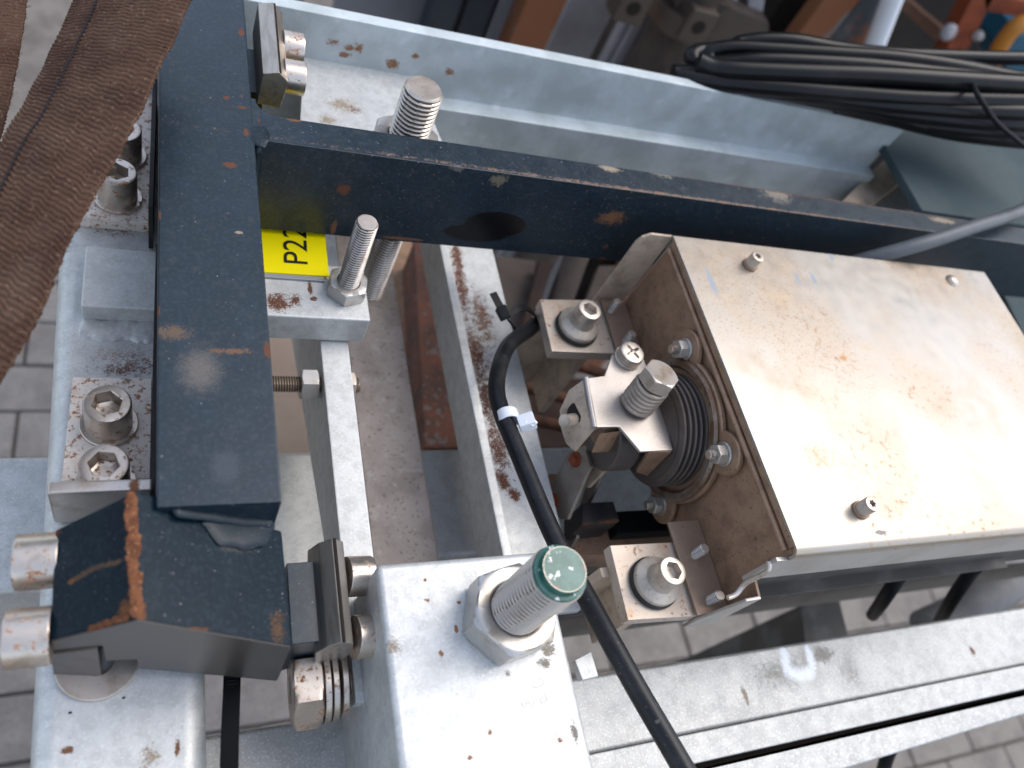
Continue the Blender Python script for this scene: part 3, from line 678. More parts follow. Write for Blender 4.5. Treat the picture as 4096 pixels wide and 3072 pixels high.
copy_thing(s1, (-22.3, 169.5, -77.3), 'socket head screw half hidden behind the upright stop plate', roll=.9, axis=(0, 0, 1))
copy_thing(s1, (-24.4, 347.2, -77.3), 'socket head screw on the upper clamp plate clear of the webbing', roll=.55, axis=(0, 0, 1))
copy_thing(s1, (-23.0, 381.5, -77.3), 'socket head screw partly covered by the edge of the brown webbing', roll=.1, axis=(0, 0, 1))
# stop plate standing on edge
st = [PZ(190, 1925, -52), PZ(612, 1905, -52), PZ(612, 1962, -52), PZ(190, 1975, -52)]
ya, yb_ = st[2].y, st[0].y
solo('stop_plate', box(st[0].x, -2.6, ya, yb_ + .2, -84, -52, 1.3, 3), stainless('stop_plate_steel', (0.52, 0.48, 0.44), 0.30, (0.66, 0.70), spots=[((-10, ya + 2, -52), (2.5, 6, 3), (0.45, 0.2, 0.09), 0.4, 0.3)]), 'upright stainless stop plate with a bright rounded top edge, behind the rusty end block', 'stop plate', (-22, ya, -84))
# left clamp bar (apex down) and its two screws
lb = [(-33.4, -21.6), (-18.9, -21.3), (-19.2, -62), (-20, -66), (-28, -83.8), (-36, -75)]
m_grey_bar = make_mat('dull_grey_bar', (0.115, 0.10, 0.09), 0.5, 0.42, 0.5, mottle=(120, (0.09, 0.075, 0.065), .4, .7), speck=((500, .62, .72, (.16, .1, .06), .5),))
lb3 = [PF(u, v) - NF * 1.2 for u, v in ((207, 2604), (395, 2582), (410, 2690), (402, 2722), (325, 2765), (222, 2745))]
solo('clamp_bar', hexa(lb3, [p + V(-0.03, 1, 0) * (128 - p.y) for p in lb3], 0.8, 2), m_grey_bar, 'dull grey five sided clamp bar hanging under the left edge of the end block', 'clamp bar', (-27, 83, -83))
G2 = 'side screws of the end block clamp bars'
socket_screw('side_screw', 'rusty stainless screw head sticking out left of the end block, nearer the stop plate', (-34.5, 122, -42), 21.5, 15, False, (-1, 0, -0.03), .2, group=G2)
socket_screw('side_screw', 'rusty stainless screw head sticking out left of the end block, nearer the viewer', (-35.0, 93, -42), 21.5, 15, False, (-1, 0, -0.03), .5, group=G2)
solo('large_washer', move(washer_bm(6, 15.8, 0, 2.5), PZ(392, 2648, -84.6)), m_steel, 'thin round washer lying on the galvanised tube under the end block', 'washer', tuple(PZ(392, 2648, -84.6)))
# right clamp bar with ridge
def clampsec(zs=0): return [(64.5, -70), (68.0, -61), (73.5, -56), (79.5, -61), (82.5, -75), (80, -98), (68.5, -98)]
m_clamp = make_mat('brushed_clamp_bar', (0.43, 0.395, 0.35), 0.85, 0.42, 0.5, mottle=(50, (0.33, 0.29, 0.25), .42, .7), layers=((260, .68, .72, RUST, .1, .8, 0),), stretch=(6, 1, 6), bump=(600, .2, .15))
cb = thing('clamp_bar', 'brushed stainless clamp bar with a dark seam along its ridge, right of the end block', 'clamp bar', (73, 100, -98))
part('bar', prism(clampsec(), 'y', 81, 129, 0.6, 2), m_clamp, cb)
part('seam', box(73.9, 75.3, 81.2, 128.8, -60, -55.7, 0.2), m_hole, cb)
socket_screw('side_screw', 'screw head on the right clamp bar, the one farther from the viewer', (81.2, 114.5, -70), 19, 12.5, False, (1, 0, -0.15), .2, group=G2)
socket_screw('side_screw', 'screw head on the right clamp bar, the one nearest the galvanised block', (82.2, 86, -70), 19.5, 13.5, False, (1, 0, -0.15), .6, group=G2)
# top clamp bar
tc = thing('clamp_bar', 'five sided clamp bar at the far end of the blue beam, end face tinted yellow', 'clamp bar', (54, 400, -22))
part('bar', prism([(47.8, 0), (46.6, -21), (59.5, -22), (62.0, -3), (56.2, 2.5)], 'y', 378, 441, 0.6, 2), m_clamp, tc)
part('seam', box(56.4, 57.5, 378.5, 440.5, -4, 2.4, 0.2), m_hole, tc)
G3 = 'screws of the far clamp bar'
socket_screw('side_screw', 'screw head on the far clamp bar, nearer the blue bar', (60.5, 391, -9), 19, 12, False, (1, 0, 0), .2, group=G3)
socket_screw('side_screw', 'screw head on the far clamp bar, farther from the blue bar', (61.5, 417, -9), 19, 12, False, (1, 0, 0), .6, group=G3)

# ================================================================== label
lab = thing('label_plate', 'bright yellow label marked P22 lying on the galvanised cross bar', 'label', (60, 300, -71))
l4 = [PZ(1040, 1088, -70.6), PZ(1316, 1106, -70.6), PZ(1290, 938, -70.6)]
xa_, xb2, xc_ = l4[0].x, l4[1].x, l4[2].x
part('backing', box(40, xb2 - 2.5, l4[0].y - 2.6, 386, -73, -71.2, 0.4), m_backing, lab)
ys = 388
part('yellow_face', hexa([(40, l4[0].y, -71.15), (xb2, l4[1].y, -71.15), (xb2 + 1.0, ys, -71.15), (40, ys, -71.15)], [(40, l4[0].y, -70.6), (xb2, l4[1].y, -70.2), (xb2 + 1.0, ys, -70.6), (40, ys, -70.6)], 0), m_yellow, lab, smooth=False)
cu = bpy.data.curves.new('lettering', 'FONT'); cu.body = 'P22'; cu.size = 1.0
ft = bpy.data.objects.new('lettering_source', cu); COL.objects.link(ft)
bpy.context.view_layer.update()
me = bpy.data.meshes.new_from_object(ft.evaluated_get(bpy.context.evaluated_depsgraph_get()))
bpy.data.objects.remove(ft)
me.name = 'lettering'
xs = [v.co.x for v in me.vertices]; yv = [v.co.y for v in me.vertices]; wx, hy = max(xs) - min(xs), max(yv) - min(yv)
t0, t1 = PZ(1231, 1058, -70.3), PZ(1135, 1055, -70.3)          # foot and head of the P
cap = t0.x - t1.x
wid = cap * wx / hy * 1.02
bmt = bmesh.new(); bmt.from_mesh(me); bpy.data.meshes.remove(me)
for v in bmt.verts:
    a, b = (v.co.x - min(xs)) / wx, (v.co.y - min(yv)) / hy
    v.co = Vector((t0.x - b * cap + a * 1.0, t0.y + a * wid, -70.14))
part('lettering', bmt, m_ink, lab, smooth=False)

# ================================================================== big threaded bolts
def bolt(name, label, base, R, L, pitch, af, nh, axis=(0, 0, 1), roll=0.0, mat=None, group=None, cap=None, wash=None, cham=None):
    t = thing(name, label, 'bolt', base, group, axis, roll)
    z = 0
    if wash: lpart('washer', washer_bm(R * 1.02, wash, 0, 2.5), mat or m_bolt, t); z = 2.5
    if nh: lpart('nut', nut_bm(af, nh, R * 1.03, z0=z), m_nut, t)
    lpart('shank', thread_bm(R, L, pitch, z0=0.5, n=64, cham=cham), mat or m_bolt, t)
    return t
m_green = make_mat('green_marking_paint', (0.010, 0.085, 0.062), 0.0, 0.33, 0.6, mottle=(180, (0.03, 0.13, 0.105), 0.45, 0.68), speck=((330, 0.655, 0.67, (0.66, 0.64, 0.60), 1.0), (220, 0.70, 0.72, RUST, 0.9)), obj_space=True, bump=(300, 0.3, 0.3))
p = PZ(2260, 2290, 22)
gbt = bolt('green_tipped_bolt', 'large threaded bolt and hex nut with a green painted tip, on the galvanised block', (146.3, 80.6, -47), 12.2, 64.5, 3.2, 38, 19, roll=math.radians(12), mat=stainless('worn_thread', (0.46, 0.395, 0.33), 0.36, (0.70, 0.76), obj_space=True), cham=0.2)
gr = lathe([(11.75, 64.6), (11.5, 66.0), (10.0, 66.4), (9.55, 69.4), (9.2, 69.9), (0, 69.9)], 48)
lpart('painted_tip', gr, m_green, gbt)
lpart('bare_rim', washer_bm(9.1, 9.35, 69.6, 70.0, 48, .05), m_bolt, gbt)
bolt('tall_bolt', 'large plain bolt and nut standing behind the blue bar on the pale plate', (135.0, 370.5, -53), 12.0, 68, 3.1, 38.5, 32, roll=.35, cham=2.4)
bolt('clamp_stud', 'slim upright stud with a hex nut on the cross bar beside the yellow label', (98.7, 288.2, -73), 6.2, 60, 1.95, 21.5, 10, roll=.32, mat=m_bolt, cham=1.0)
bolt('second_stud', 'shadowed threaded stud standing behind the slim stud, under the blue bar', tuple(PZ(1480, 1170, -150)), 9, 90, 2.6, 0, 0, mat=m_bolt)
# adjusting bolt through the flat bar
ab = thing('adjusting_bolt', 'horizontal threaded rod with hex nut running from the blue beam through the flat bar', 'bolt', (40, 243.6, -107), None, (1, 0, 0))
lpart('rod', thread_bm(5.0, 69.5, 1.5, n=32), stainless('brown_thread', (0.42, 0.34, 0.27), 0.36, (0.6, 0.7), obj_space=True, msc=0), ab)
lpart('nut', nut_bm(17, 10, 0, z0=34), m_nut, ab); lpart('lock_nut', nut_bm(15, 5, 0, z0=61), m_bolt, ab)
# bolt with nut and washers under the right clamp bar
nb = thing('side_bolt', 'horizontal bolt with hex nut and washers under the right clamp bar', 'bolt', (58, 74, -106), None, (1, 0.0, 0.06))
lpart('nut', nut_bm(33, 14, 0, z0=0), m_bolt_rusty, nb)
for z, r in ((14.3, 18), (18.0, 17.5), (22.5, 16)): lpart('washer', washer_bm(6, r, z, z + 2.8), m_bolt_rusty, nb)
lpart('shank', thread_bm(7, 30, 2, n=30), m_bolt_rusty, nb)
# black cable tie tail coming out from under the end block
tie = thing('cable_tie_tail', 'long black cable tie tail hanging out from under the end block', 'cable tie', (36, 60, -75))
pth = [(34.5, 92, -96), (35, 80, -88), (33.5, 60, -80), (31, 34, -72), (29, 0, -66)]
pt = [PZ(928, 2690, -88), PZ(927, 2760, -84), PZ(922, 2880, -80), PZ(918, 3000, -76), PZ(915, 3150, -70)]
pt = [V(pt[0].x, pt[0].y + 6, -92)] + pt
hw, ht = 3.6, 0.7
part('strap', tube(pt, 1, sub=8, sect=[(-hw, -ht), (hw, -ht), (hw, ht), (-hw, ht)], up=(0, 0, 1)), m_plastic_black, tie, angle=30)
rb = []
for k in range(9):
    a = PZ(926, 2712 + k * 13, -86 + k * .35); rb.append(move(box(-2.6, 2.6, -0.35, 0.35, 0, 1.2, 0.1), a))
part('ratchet_tooth', join(*rb), m_plastic_black, tie)
# ================================================================== stainless housing
XH = 301.0
m_bg_brown_ = make_mat('grimy_rail', (0.06, 0.055, 0.05), 0.2, 0.6, 0.4, mottle=(30, (0.10, 0.095, 0.09), .45, .7))
hs = thing('stainless_housing', 'stainless steel box with a tea stained lid, folded rims and cover screws', 'housing', (420, 190, -100))
lid_spots = [(onz(3110, 1190, -10), (16, 9, 5), (0.50, 0.365, 0.22), 0.95, 0.9, 0.5), (onz(3470, 1390, -10), (12, 6, 5), (0.52, 0.36, 0.20), 0.9, 0.9, 0.5), (onz(3373, 1433, -10), (4, 3, 5), (0.50, 0.25, 0.08), 0.4, 0.3, 0.5),
             (onz(2850, 1130, -10), (3, 15, 5), (0.28, 0.30, 0.33), 0.9, 0.3, 0.4), (onz(3190, 1115, -10), (2.4, 7, 5), (0.25, 0.29, 0.34), 0.3, 0.4, 0.4), (onz(3255, 1115, -10), (2.4, 8, 5), (0.25, 0.29, 0.34), 0.3, 0.4, 0.4), (onz(3325, 1030, -10), (2.4, 6, 5), (0.25, 0.29, 0.34), 0.3, 0.4, 0.4),
             (onz(3270, 1830, -10), (16, 14, 5), (0.50, 0.34, 0.18), 0.98, 0.9, 0.5), (onz(3520, 2130, -10), (5, 1.5, 5), (0.2, 0.18, 0.17), 0.9, 0.2, 0.5), (onz(2900, 1195, -10), (10, 6, 5), (0.50, 0.38, 0.26), 0.98, 0.9, 0.5)]
m_lid = make_mat('tea_stained_lid', (0.40, 0.37, 0.33), 0.72, 0.36, 0.5, mottle=(9, (0.39, 0.325, 0.255), 0.40, 0.66), rough_var=0.16,
                 layers=((14, 0.52, 0.78, (0.47, 0.375, 0.27), 0.5, 0.45, 0), (230, 0.54, 0.68, (0.43, 0.27, 0.15), 0.3, 0.6, 9), (620, 0.54, 0.68, (0.36, 0.22, 0.13), 0.3, 0.6, 6)),
                 spots=lid_spots, bump=(500, 0.12, 0.15))
m_body = make_mat('housing_body', (0.50, 0.475, 0.445), 0.80, 0.42, 0.5, mottle=(30, (0.42, 0.39, 0.35), .42, .7), speck=((500, 0.62, 0.72, (0.3, 0.25, 0.2), 0.4),), bump=(500, 0.1, 0.12))
XE = 604
# lid: top sheet folded down along the near edge (rounded), far edge and left edge
sec = [(302.8, -24), (302.8, -12)]
out = []
r = 5.0
yn, yfh, zt = 86.6, 303.2, -10.0
for a in range(0, 91, 15): out.append((yn + r - r * math.cos(math.radians(a)), zt - r + r * math.sin(math.radians(a))))
for a in range(0, 91, 30): out.append((yfh - 2 + 2 * math.sin(math.radians(a)), zt - 2 + 2 * math.cos(math.radians(a))))
poly = [(yn, -18)] + out + [(yfh, -22), (yfh - 1.8, -22)]
inn = []
for a in range(0, 91, 30): inn.append((yfh - 1.8 - .4 + .4 * math.cos(math.radians(a)), zt - 2.2 + .4 * math.sin(math.radians(a))))
for a in range(90, -1, -15): inn.append((yn + r - (r - 1.8) * math.cos(math.radians(a)), zt - r + (r - 1.8) * math.sin(math.radians(a))))
poly = poly + inn + [(yn + 1.8, -18)]
part('lid', prism(poly, 'x', XH - 1.5, XE, 0.25, 1), m_lid, hs)
part('lid_end_fold', box(XH - 1.6, XH + 0.2, 92, 298, -15.5, -11.9, 0.6, 2), m_brown_steel, hs)
part('inner_rim', tube([(XH - 2.4, 296, -17.5), (XH - 2.4, 200, -17.8), (XH - 2.4, 92, -17.8)], 1.6, 10, 4), m_brown_steel, hs)
# body: side sheets, the recessed end plate and its folded wings
part('front_sheet', box(XH - 9, XE - 3, 86.9, 89.4, -49, -18.6, 0.5), m_body, hs)
part('front_rim', tube([(XH - 9.5, 89.0, -24), (XH - 9.8, 85.4, -26), (XH - 10, 84.6, -31), (XH - 10.5, 84.6, -44), (XH - 11.5, 83.2, -49), (XH - 15, 80.5, -51.5), (XH - 20, 79.5, -52.5)], 1.5, 10, 6), m_bolt, hs)
part('back_sheet', box(XH, XE - 3, 299.5, 301.3, -80, -13, 0.5), m_body, hs)
part('far_end_sheet', box(XE - 4, XE - 2.2, 90.4, 299.5, -80, -13, 0.5), m_body, hs)
part('floor_sheet', box(XH, XE - 4, 90.5, 299.5, -112, -110, 0.3), m_bg_brown_, hs)
part('under_rail', box(XH + 6, XE + 90, 98, 124, -125, -95, 2), m_bg_brown_, hs)
endp = [(300, -13), (300, -81), (256, -79), (250, -112), (138, -112), (134, -80), (78, -82), (78, -52), (89, -50), (89, -13)]
part('end_plate', prism(endp, 'x', XH, XH + 2, 0.3, 1), m_brown_steel, hs)
part('far_wing', hexa([(XH - 0.2, 302, -86), (XH - 24, 302, -86), (XH - 24, 302, -20), (XH - 22, 302, -15), (XH - 17, 302, -11.5), (XH - 0.2, 302, -11.5)], [(XH - 0.2, 304, -86), (XH - 24, 304, -86), (XH - 24, 304, -20), (XH - 22, 304, -15), (XH - 17, 304, -11.5), (XH - 0.2, 304, -11.5)], 0.5), m_post, hs)
part('near_wing', hexa([(XH, 76, -98), (XH - 21, 76, -98), (XH - 21, 76, -84), (XH - 9, 76, -52), (XH, 76, -50)], [(XH, 78, -98), (XH - 21, 78, -98), (XH - 21, 78, -84), (XH - 9, 78, -52), (XH, 78, -50)], 0.5), m_body, hs)
# foot tabs lying on the clamp brackets, each with two studs
def foot(yA, yB, x0, x1, studs, nm):
    f = part('foot_tab', hexa([(x0, yA, -80.6), (x1, yA, -80.6), (x1, yB, -80.6), (x0 + 0, yB, -80.6)], [(x0, yA, -78.6), (x1, yA, -78.6), (x1, yB, -78.6), (x0, yB, -78.6)], 0.4), m_plate_tab, hs)
    for x, y in studs:
        o = part('stud', move(thread_bm(3.2, 11, 1.5, n=36, cham=.6), (x, y, -78.8)), m_bolt, f)
    return f
m_plate_tab = stainless('foot_tab_steel', (0.30, 0.215, 0.16), 0.45, (0.60, 0.68), metal=0.4, msc=0)
def onp(u, v, z): return tuple(PZ(u, v, z))[:2]
foot(254.5, 301, 281, 300.5, [onp(2450, 1232, -76), onp(2508, 1362, -76)], 'far')
foot(78, 134, 278, 300.5, [onp(2790, 2212, -76), onp(2850, 2398, -76)], 'near')
# lid screws: three with recessed heads standing on collars, one dome
def lid_screw(u, v, z=-10):
    x, y, _ = PZ(u, v, z)
    w = part('screw_collar', move(washer_bm(2.5, 5.4, 0, 1.8, 36), (x, y, z)), m_brown_steel, hs)
    part('screw', move(head_bm(8.8, 8.0, torx(2.3), 2.2, 48, .6), (x, y, z + 1.8)), m_bolt, hs)
lid_screw(2998, 1062); lid_screw(3440, 2042)
x, y, _ = PZ(3806, 1124, -10)
part('dome_screw', move(lathe([(5.2, 0), (5.2, 1.0), (4.4, 2.2), (2.6, 3.1), (0, 3.4)], 32), (x, y, -10)), m_bolt, hs)

# ------------------------------------------------------------------ round rubber boot with its flange
CYB, CZB = 191.5, -68.0
fl = thing('boot_flange', 'rubber bellows boot in a round steel flange with small nuts, on the housing end', 'bellows', (XH - 2, CYB, CZB), None, (-1, 0, 0))
# outline: round body with four ears (thing axis Z points towards -X; local x/y lie in the plate)
def flange_r(t):
    best = 47.0
    for k in range(4):
        a = math.radians(45 + 90 * k); d = (t - a + math.pi) % (2 * math.pi) - math.pi
        c, r0 = 51.0, 12.5
        s_ = math.sin(d) * c
        if abs(d) < 0.9 and abs(s_) < r0: best = max(best, c * math.cos(d) + math.sqrt(r0 * r0 - s_ * s_))
    return best
lpart('flange_plate', polar([(flange_r, 0.2), (flange_r, 2.4), (lambda t: flange_r(t) - .7, 3.2)], 160), m_brown_steel, fl)
lpart('pressed_ring', washer_bm(39, 45.5, 3, 6.5, 72, 1.5), make_mat('rusty_ring', (0.24, 0.19, 0.15), 0.5, 0.45, 0.5, mottle=(60, (0.16, 0.09, 0.055), .42, .66), speck=((300, .6, .7, RUSTD, .7),)), fl)
for k in range(4):
    a = math.radians(45 + 90 * k); cxk, cyk = 51 * math.cos(a), 51 * math.sin(a)
    n_ = lpart('flange_nut', move(join(washer_bm(3, 7.2, 0, 1.6, 32), nut_bm(10.5, 6, 0, 48, 1.6)), (cxk, cyk, 3.2)), m_nut, fl)
    lpart('stud_end', move(thread_bm(3.0, 5, 1.0, n=24, cham=.5), (cxk, cyk, 10.0)), m_bolt_rusty, n_)
bell = [(38.5, 1), (31, 1.6)]
for k in range(5):
    z = 4.2 + k * 3.9
    bell += [(30.4, z - 1.7), (35.2, z - 0.8), (35.8, z), (35.2, z + 0.8), (30.4, z + 1.7)]
bell += [(31, 22.0), (14, 23), (0, 23)]
lpart('bellows', lathe(bell, 72), m_boot, fl)

# ------------------------------------------------------------------ lever: folded stainless yoke with screw, spring bolt and pin
lv = thing('lever_yoke', 'folded stainless yoke with spring loaded hex bolt, cross recessed screw and side pin', 'lever', (255, 193, -90))
m_yoke = make_mat('satin_yoke', (0.42, 0.385, 0.355), 0.75, 0.42, 0.5, mottle=(40, (0.36, 0.32, 0.29), .42, .7), speck=((420, 0.62, 0.74, (0.30, 0.27, 0.25), 0.5), (900, 0.6, 0.72, (0.7, 0.67, 0.64), 0.4)),
                  layers=((160, 0.66, 0.74, (0.42, 0.22, 0.10), 0.3, 0.6, 0),), bump=(600, 0.15, 0.15))
ZY = -50.0
def yk(u, v): p = PZ(u, v, ZY); return (p.x, p.y)
top = [yk(2449, 1417), yk(2573, 1425), yk(2648, 1640), yk(2693, 1800), yk(2562, 1806), yk(2478, 1706), yk(2385, 1708), yk(2372, 1620), yk(2345, 1512), yk(2418, 1502)]
part('top_sheet', hexa([(x, y, ZY - 2.2) for x, y in top], [(x, y, ZY) for x, y in top], 0.6), m_yoke, lv)
# slanting left cheek, bent down from the top sheet
cheek_top = [yk(2348, 1512), yk(2376, 1622), yk(2388, 1706)]
ck = [V(*yk(2352, 1508), ZY), V(*yk(2388, 1707), ZY)]
def cheek(pts3, t=2.2):
    n = (pts3[1] - pts3[0]).cross(pts3[-1] - pts3[0]).normalized()
    if n.z < 0: n = -n
    return slab_on([p - n * t for p in pts3], n, t, 0.5)
lo = [PZ(2240, 1620, -64), PZ(2243, 1712, -68), PZ(2275, 1800, -78), PZ(2292, 1806, -79)]
part('bend', tube([ck[0] + V(-0.8, 0, -1.6), (ck[0] + ck[1]) / 2 + V(-1, 0, -1.6), ck[1] + V(-.8, 0, -1.6)], 1.9, 14, 4), m_yoke, lv)
cl = [ck[0] + V(-1.2, 0, -.9), ck[1] + V(-1.2, 0, -.9), PZ(2300, 1803, -77), PZ(2262, 1770, -76), PZ(2243, 1712, -71), PZ(2238, 1640, -66), PZ(2275, 1560, -58)]
part('left_cheek', cheek(cl), m_post, lv)
# lower cradle: curved dark sheet under the top and the right-hand cheek
rc = [V(*yk(2693, 1800), ZY - 1), V(*yk(2562, 1806), ZY - 1), PZ(2570, 1880, -74), PZ(2600, 1908, -80), PZ(2650, 1870, -72)]
part('near_cheek', cheek([V(*yk(2691, 1803), ZY - 1), V(*yk(2600, 1806), ZY - 1), PZ(2545, 1890, -84), PZ(2590, 1905, -82)]), m_brown_steel, lv)
part('cradle', move(lathe([(0, 0), (20.5, 0), (21.5, 1), (21.5, 15), (20.5, 16), (0, 16)], 48), (264, CYB, -77), (-1, 0, 0)), m_boot, lv)
part('shaft', move(lathe([(0, 0), (9, 0), (9, 26), (0, 26)], 32), (266, CYB, CZB), (-1, 0, 0)), m_brown_steel, lv)
part('inner_leaf', slab_on([PZ(2400, 1735, -58), PZ(2500, 1720, -56), PZ(2470, 1800, -72), PZ(2370, 1805, -74)], (0, 0, -1), 2, .3), m_brown_steel, lv)
# slot and pin
pin0 = PZ(2330, 1668, -64)
part('pin_slot', move(lathe([(0, 0), (6.2, 0), (6.2, .5), (0, .5)], 32), PZ(2308, 1650, -59.5), (-0.75, -0.1, 0.66)), m_hole, lv)
part('pin', tube([PZ(2322, 1675, -66), PZ(2290, 1680, -62), PZ(2258, 1685, -58)], 4.0, 18, 4), m_bolt, lv)
# screws on the top
m_spring = make_mat('spring_steel', (0.40, 0.335, 0.275), 0.6, 0.42, 0.5, mottle=(120, (0.30, 0.24, 0.19), .42, .7))
px, py, _ = PZ(2507, 1435, ZY)
part('screw_collar', move(washer_bm(3, 8.9, 0, 1.8, 40), (px, py, ZY)), m_steel, lv)
part('cross_screw', move(head_bm(16.6, 6.5, cross(5.6), 2.8, 80, 1.8, 1.8), (px, py, ZY), (0, 0, 1), .5), m_bolt, lv)
sb = PZ(2542, 1622, ZY); st_ = PZ(2652, 1490, -20); sax = (st_ - sb).normalized(); sl = (st_ - sb).length
coil = [V(9.0 * math.cos(t), 9.0 * math.sin(t), 1.7 + (sl - 13) * t / (2 * math.pi * 5.6)) for t in [2 * math.pi * 5.6 * i / 200 for i in range(201)]]
part('spring', move(tube(coil, 1.85, 12, 1, smoothpath=False), sb, sax), m_spring, lv)
part('spring_bolt', join(move(lathe([(6.0, -1), (6.0, sl - 9), (0, sl - 9)], 32), sb, sax), move(nut_bm(19.6, 9.5, 0), sb + sax * (sl - 9.5), sax, .25)), m_bolt, lv)

# ------------------------------------------------------------------ link plates with rusty rivets
lk = thing('link_plates', 'pair of cranked steel links with rusty rivets between the yoke and the black bracket', 'linkage', tuple(PZ(2330, 1950, -120)))
m_link = make_mat('link_steel', (0.30, 0.265, 0.235), 0.75, 0.40, 0.5, mottle=(70, (0.22, 0.18, 0.15), .42, .7), layers=((240, .66, .72, RUSTD, 0, .8, 0),), bump=(400, .1, .2))
nl = _n(RW @ Vector((-0.35, -0.62, -1.0)))
def link_plate(pix, dist, t=3.0, mat=m_link, name='link_plate'):
    P3 = []
    o = PD(pix[0][0], pix[0][1], dist)
    for u, v in pix:
        d = _ray(u, v); P3.append(CAM0 + d * ((o - CAM0).dot(NL) / d.dot(NL)))
    return part(name, slab_on(P3, -NL, t, 0.5), mat, lk), P3
# plate planes stand nearly upright and face the left and the viewer
NL = Vector((-0.985, 0.0, 0.17)).normalized()
link_plate([(2272, 1812), (2340, 1800), (2362, 1868), (2350, 1882), (2268, 2078), (2240, 2076), (2195, 2040), (2195, 1960)], 505)
link_plate([(2362, 1885), (2440, 1760), (2432, 1855), (2318, 2075), (2300, 2070)], 522)
link_plate([(2290, 1800), (2455, 1740), (2430, 1870), (2350, 1950), (2330, 1948)], 516, name='middle_link', mat=m_post)
link_plate([(2078, 2070), (2120, 2010), (2170, 2030), (2200, 2240), (2105, 2235)], 530, 4, m_brown_steel, 'lower_fork')
link_plate([(2282, 2060), (2304, 2055), (2305, 2150), (2280, 2195), (2262, 2190)], 520, 3, m_link, 'lower_fork')
link_plate([(2170, 1935), (2195, 1895), (2228, 1895), (2215, 1990), (2180, 1990)], 548, 5, m_brown_steel, 'back_leaf')
m_rivet = make_mat('rusty_rivet', (0.24, 0.055, 0.018), 0.0, 0.7, 0.4, mottle=(300, (0.16, 0.035, 0.012), .42, .66), bump=(500, .3, .3))
for u, v in ((2302, 1838), (2215, 2004)):
    d = _ray(u, v); o = PD(2272, 1812, 505); c = CAM0 + d * ((o - CAM0).dot(NL) / d.dot(NL))
    part('rivet', move(lathe([(5.2, 0), (5.2, .8), (3.2, 1.0), (3.2, 3.0), (2.4, 3.8), (0, 3.9)], 28), c, NL), m_rivet, lk)

# ------------------------------------------------------------------ the two clamp brackets with their shoulder screws
def bracket(label, c4, post, scr, slabel, name='bracket'):
    b = thing('clamp_bracket', label, 'bracket', (c4[0][0], c4[0][1], -170), 'stainless brackets clamping the housing feet')
    part('top_plate', hexa([(x, y, -91) for x, y in c4], [(x, y, -82.2) for x, y in c4], 0.6), m_brk, b)
    part('post', post, m_post, b)
    return b
m_brk = stainless('bracket_plate', (0.50, 0.42, 0.345), 0.42, (0.585, 0.66), stain=(0.42, 0.28, 0.18), metal=0.3, msc=0)
u4 = [onp(2160, 1196, -82), onp(2462, 1200, -82), onp(2490, 1414, -82), onp(2208, 1404, -82)]
b1 = bracket('stainless bracket with its shoulder screw beside the white cable tie', u4,
             join(hexa([(PY(2320, 1440, 262).x, 262, -91), (PY(2355, 1432, 262).x, 262, -91), (PY(2355, 1432, 262).x, 297, -91), (PY(2320, 1440, 262).x, 297, -91)],
                       [(PY(2320, 1440, 262).x, 262, -172), (PY(2355, 1432, 262).x, 262, -172), (PY(2355, 1432, 262).x, 297, -172), (PY(2320, 1440, 262).x, 297, -172)], 0.6),
                  box(234, PY(2320, 1440, 262).x, 291, 297, -172, -91, .5)), None, None)
l4_ = [onp(2440, 2180, -82), onp(2730, 2166, -82), onp(2800, 2462, -82), onp(2513, 2481, -82)]
xp = PY(2400, 2520, 84).x
b2 = bracket('stainless bracket with its shoulder screw next to the green tipped bolt', l4_,
             join(box(247, 254, 84, 119, -150, -91, .6), box(231, 247, 108, 114, -140, -91, .5)), None, None)
GS = 'shoulder screws on the clamp brackets'
m_cup = make_mat('dull_cup_washer', (0.52, 0.455, 0.385), 0.45, 0.5, 0.5, mottle=(120, (0.40, 0.35, 0.29), .42, .7), speck=((600, .62, .72, (.25, .17, .1), .6),), obj_space=True)
def shoulder(label, base, roll):
    t = thing('shoulder_screw', label, 'screw', base, GS, (0, 0, 1), roll)
    lpart('rubber_washer', washer_bm(6, 15.2, 0, 3.6, 56, .8), m_rubber, t)
    lpart('cup_washer', lathe([(14.2, 3.6), (14.3, 5.6), (13.6, 6.8), (10.6, 8.3), (9.0, 9.4), (8.1, 12), (7.7, 16), (0, 16)], 56), m_cup, t)
    lpart('head', head_bm(16.4, 7.5, hexr(4.4), 5.5, 72, 1.1, 15.5), m_bolt, t)
    return t
p = PZ(2302, 1316, -82); s_ = shoulder('shoulder screw with rubber washer on the bracket next to the white cable tie', tuple(p), .3)
p = PZ(2610, 2335, -82); copy_thing(s_, tuple(p), 'shoulder screw with rubber washer on the bracket next to the green tipped bolt', (0, 0, 1), .8)

# ------------------------------------------------------------------ black control cable with its ties
cb_pts = [PZ(2165, 1262, -104), PZ(2125, 1312, -98), PZ(2040, 1375, -86), PZ(2000, 1460, -76), PZ(1986, 1560, -70), PZ(2010, 1660, -66), PZ(2052, 1760, -63), PZ(2118, 1920, -60), PZ(2185, 2080, -57), PZ(2262, 2240, -53), PZ(2350, 2395, -48), PZ(2445, 2570, -43), PZ(2545, 2750, -40), PZ(2650, 2930, -38), PZ(2760, 3120, -36), PZ(2860, 3290, -34)]
solo('control_cable', tube([tuple(q) for q in cb_pts], 5.15, 24, 10), m_cable, 'thick black control cable curving past the green tipped bolt to the lower edge', 'cable', tuple(cb_pts[4]))
wt = thing('white_cable_tie', 'white plastic cable tie round the black cable', 'cable tie', tuple(cb_pts[5]))
tdir = (cb_pts[6] - cb_pts[4]).normalized()
c0 = PZ(2030, 1672, -65)
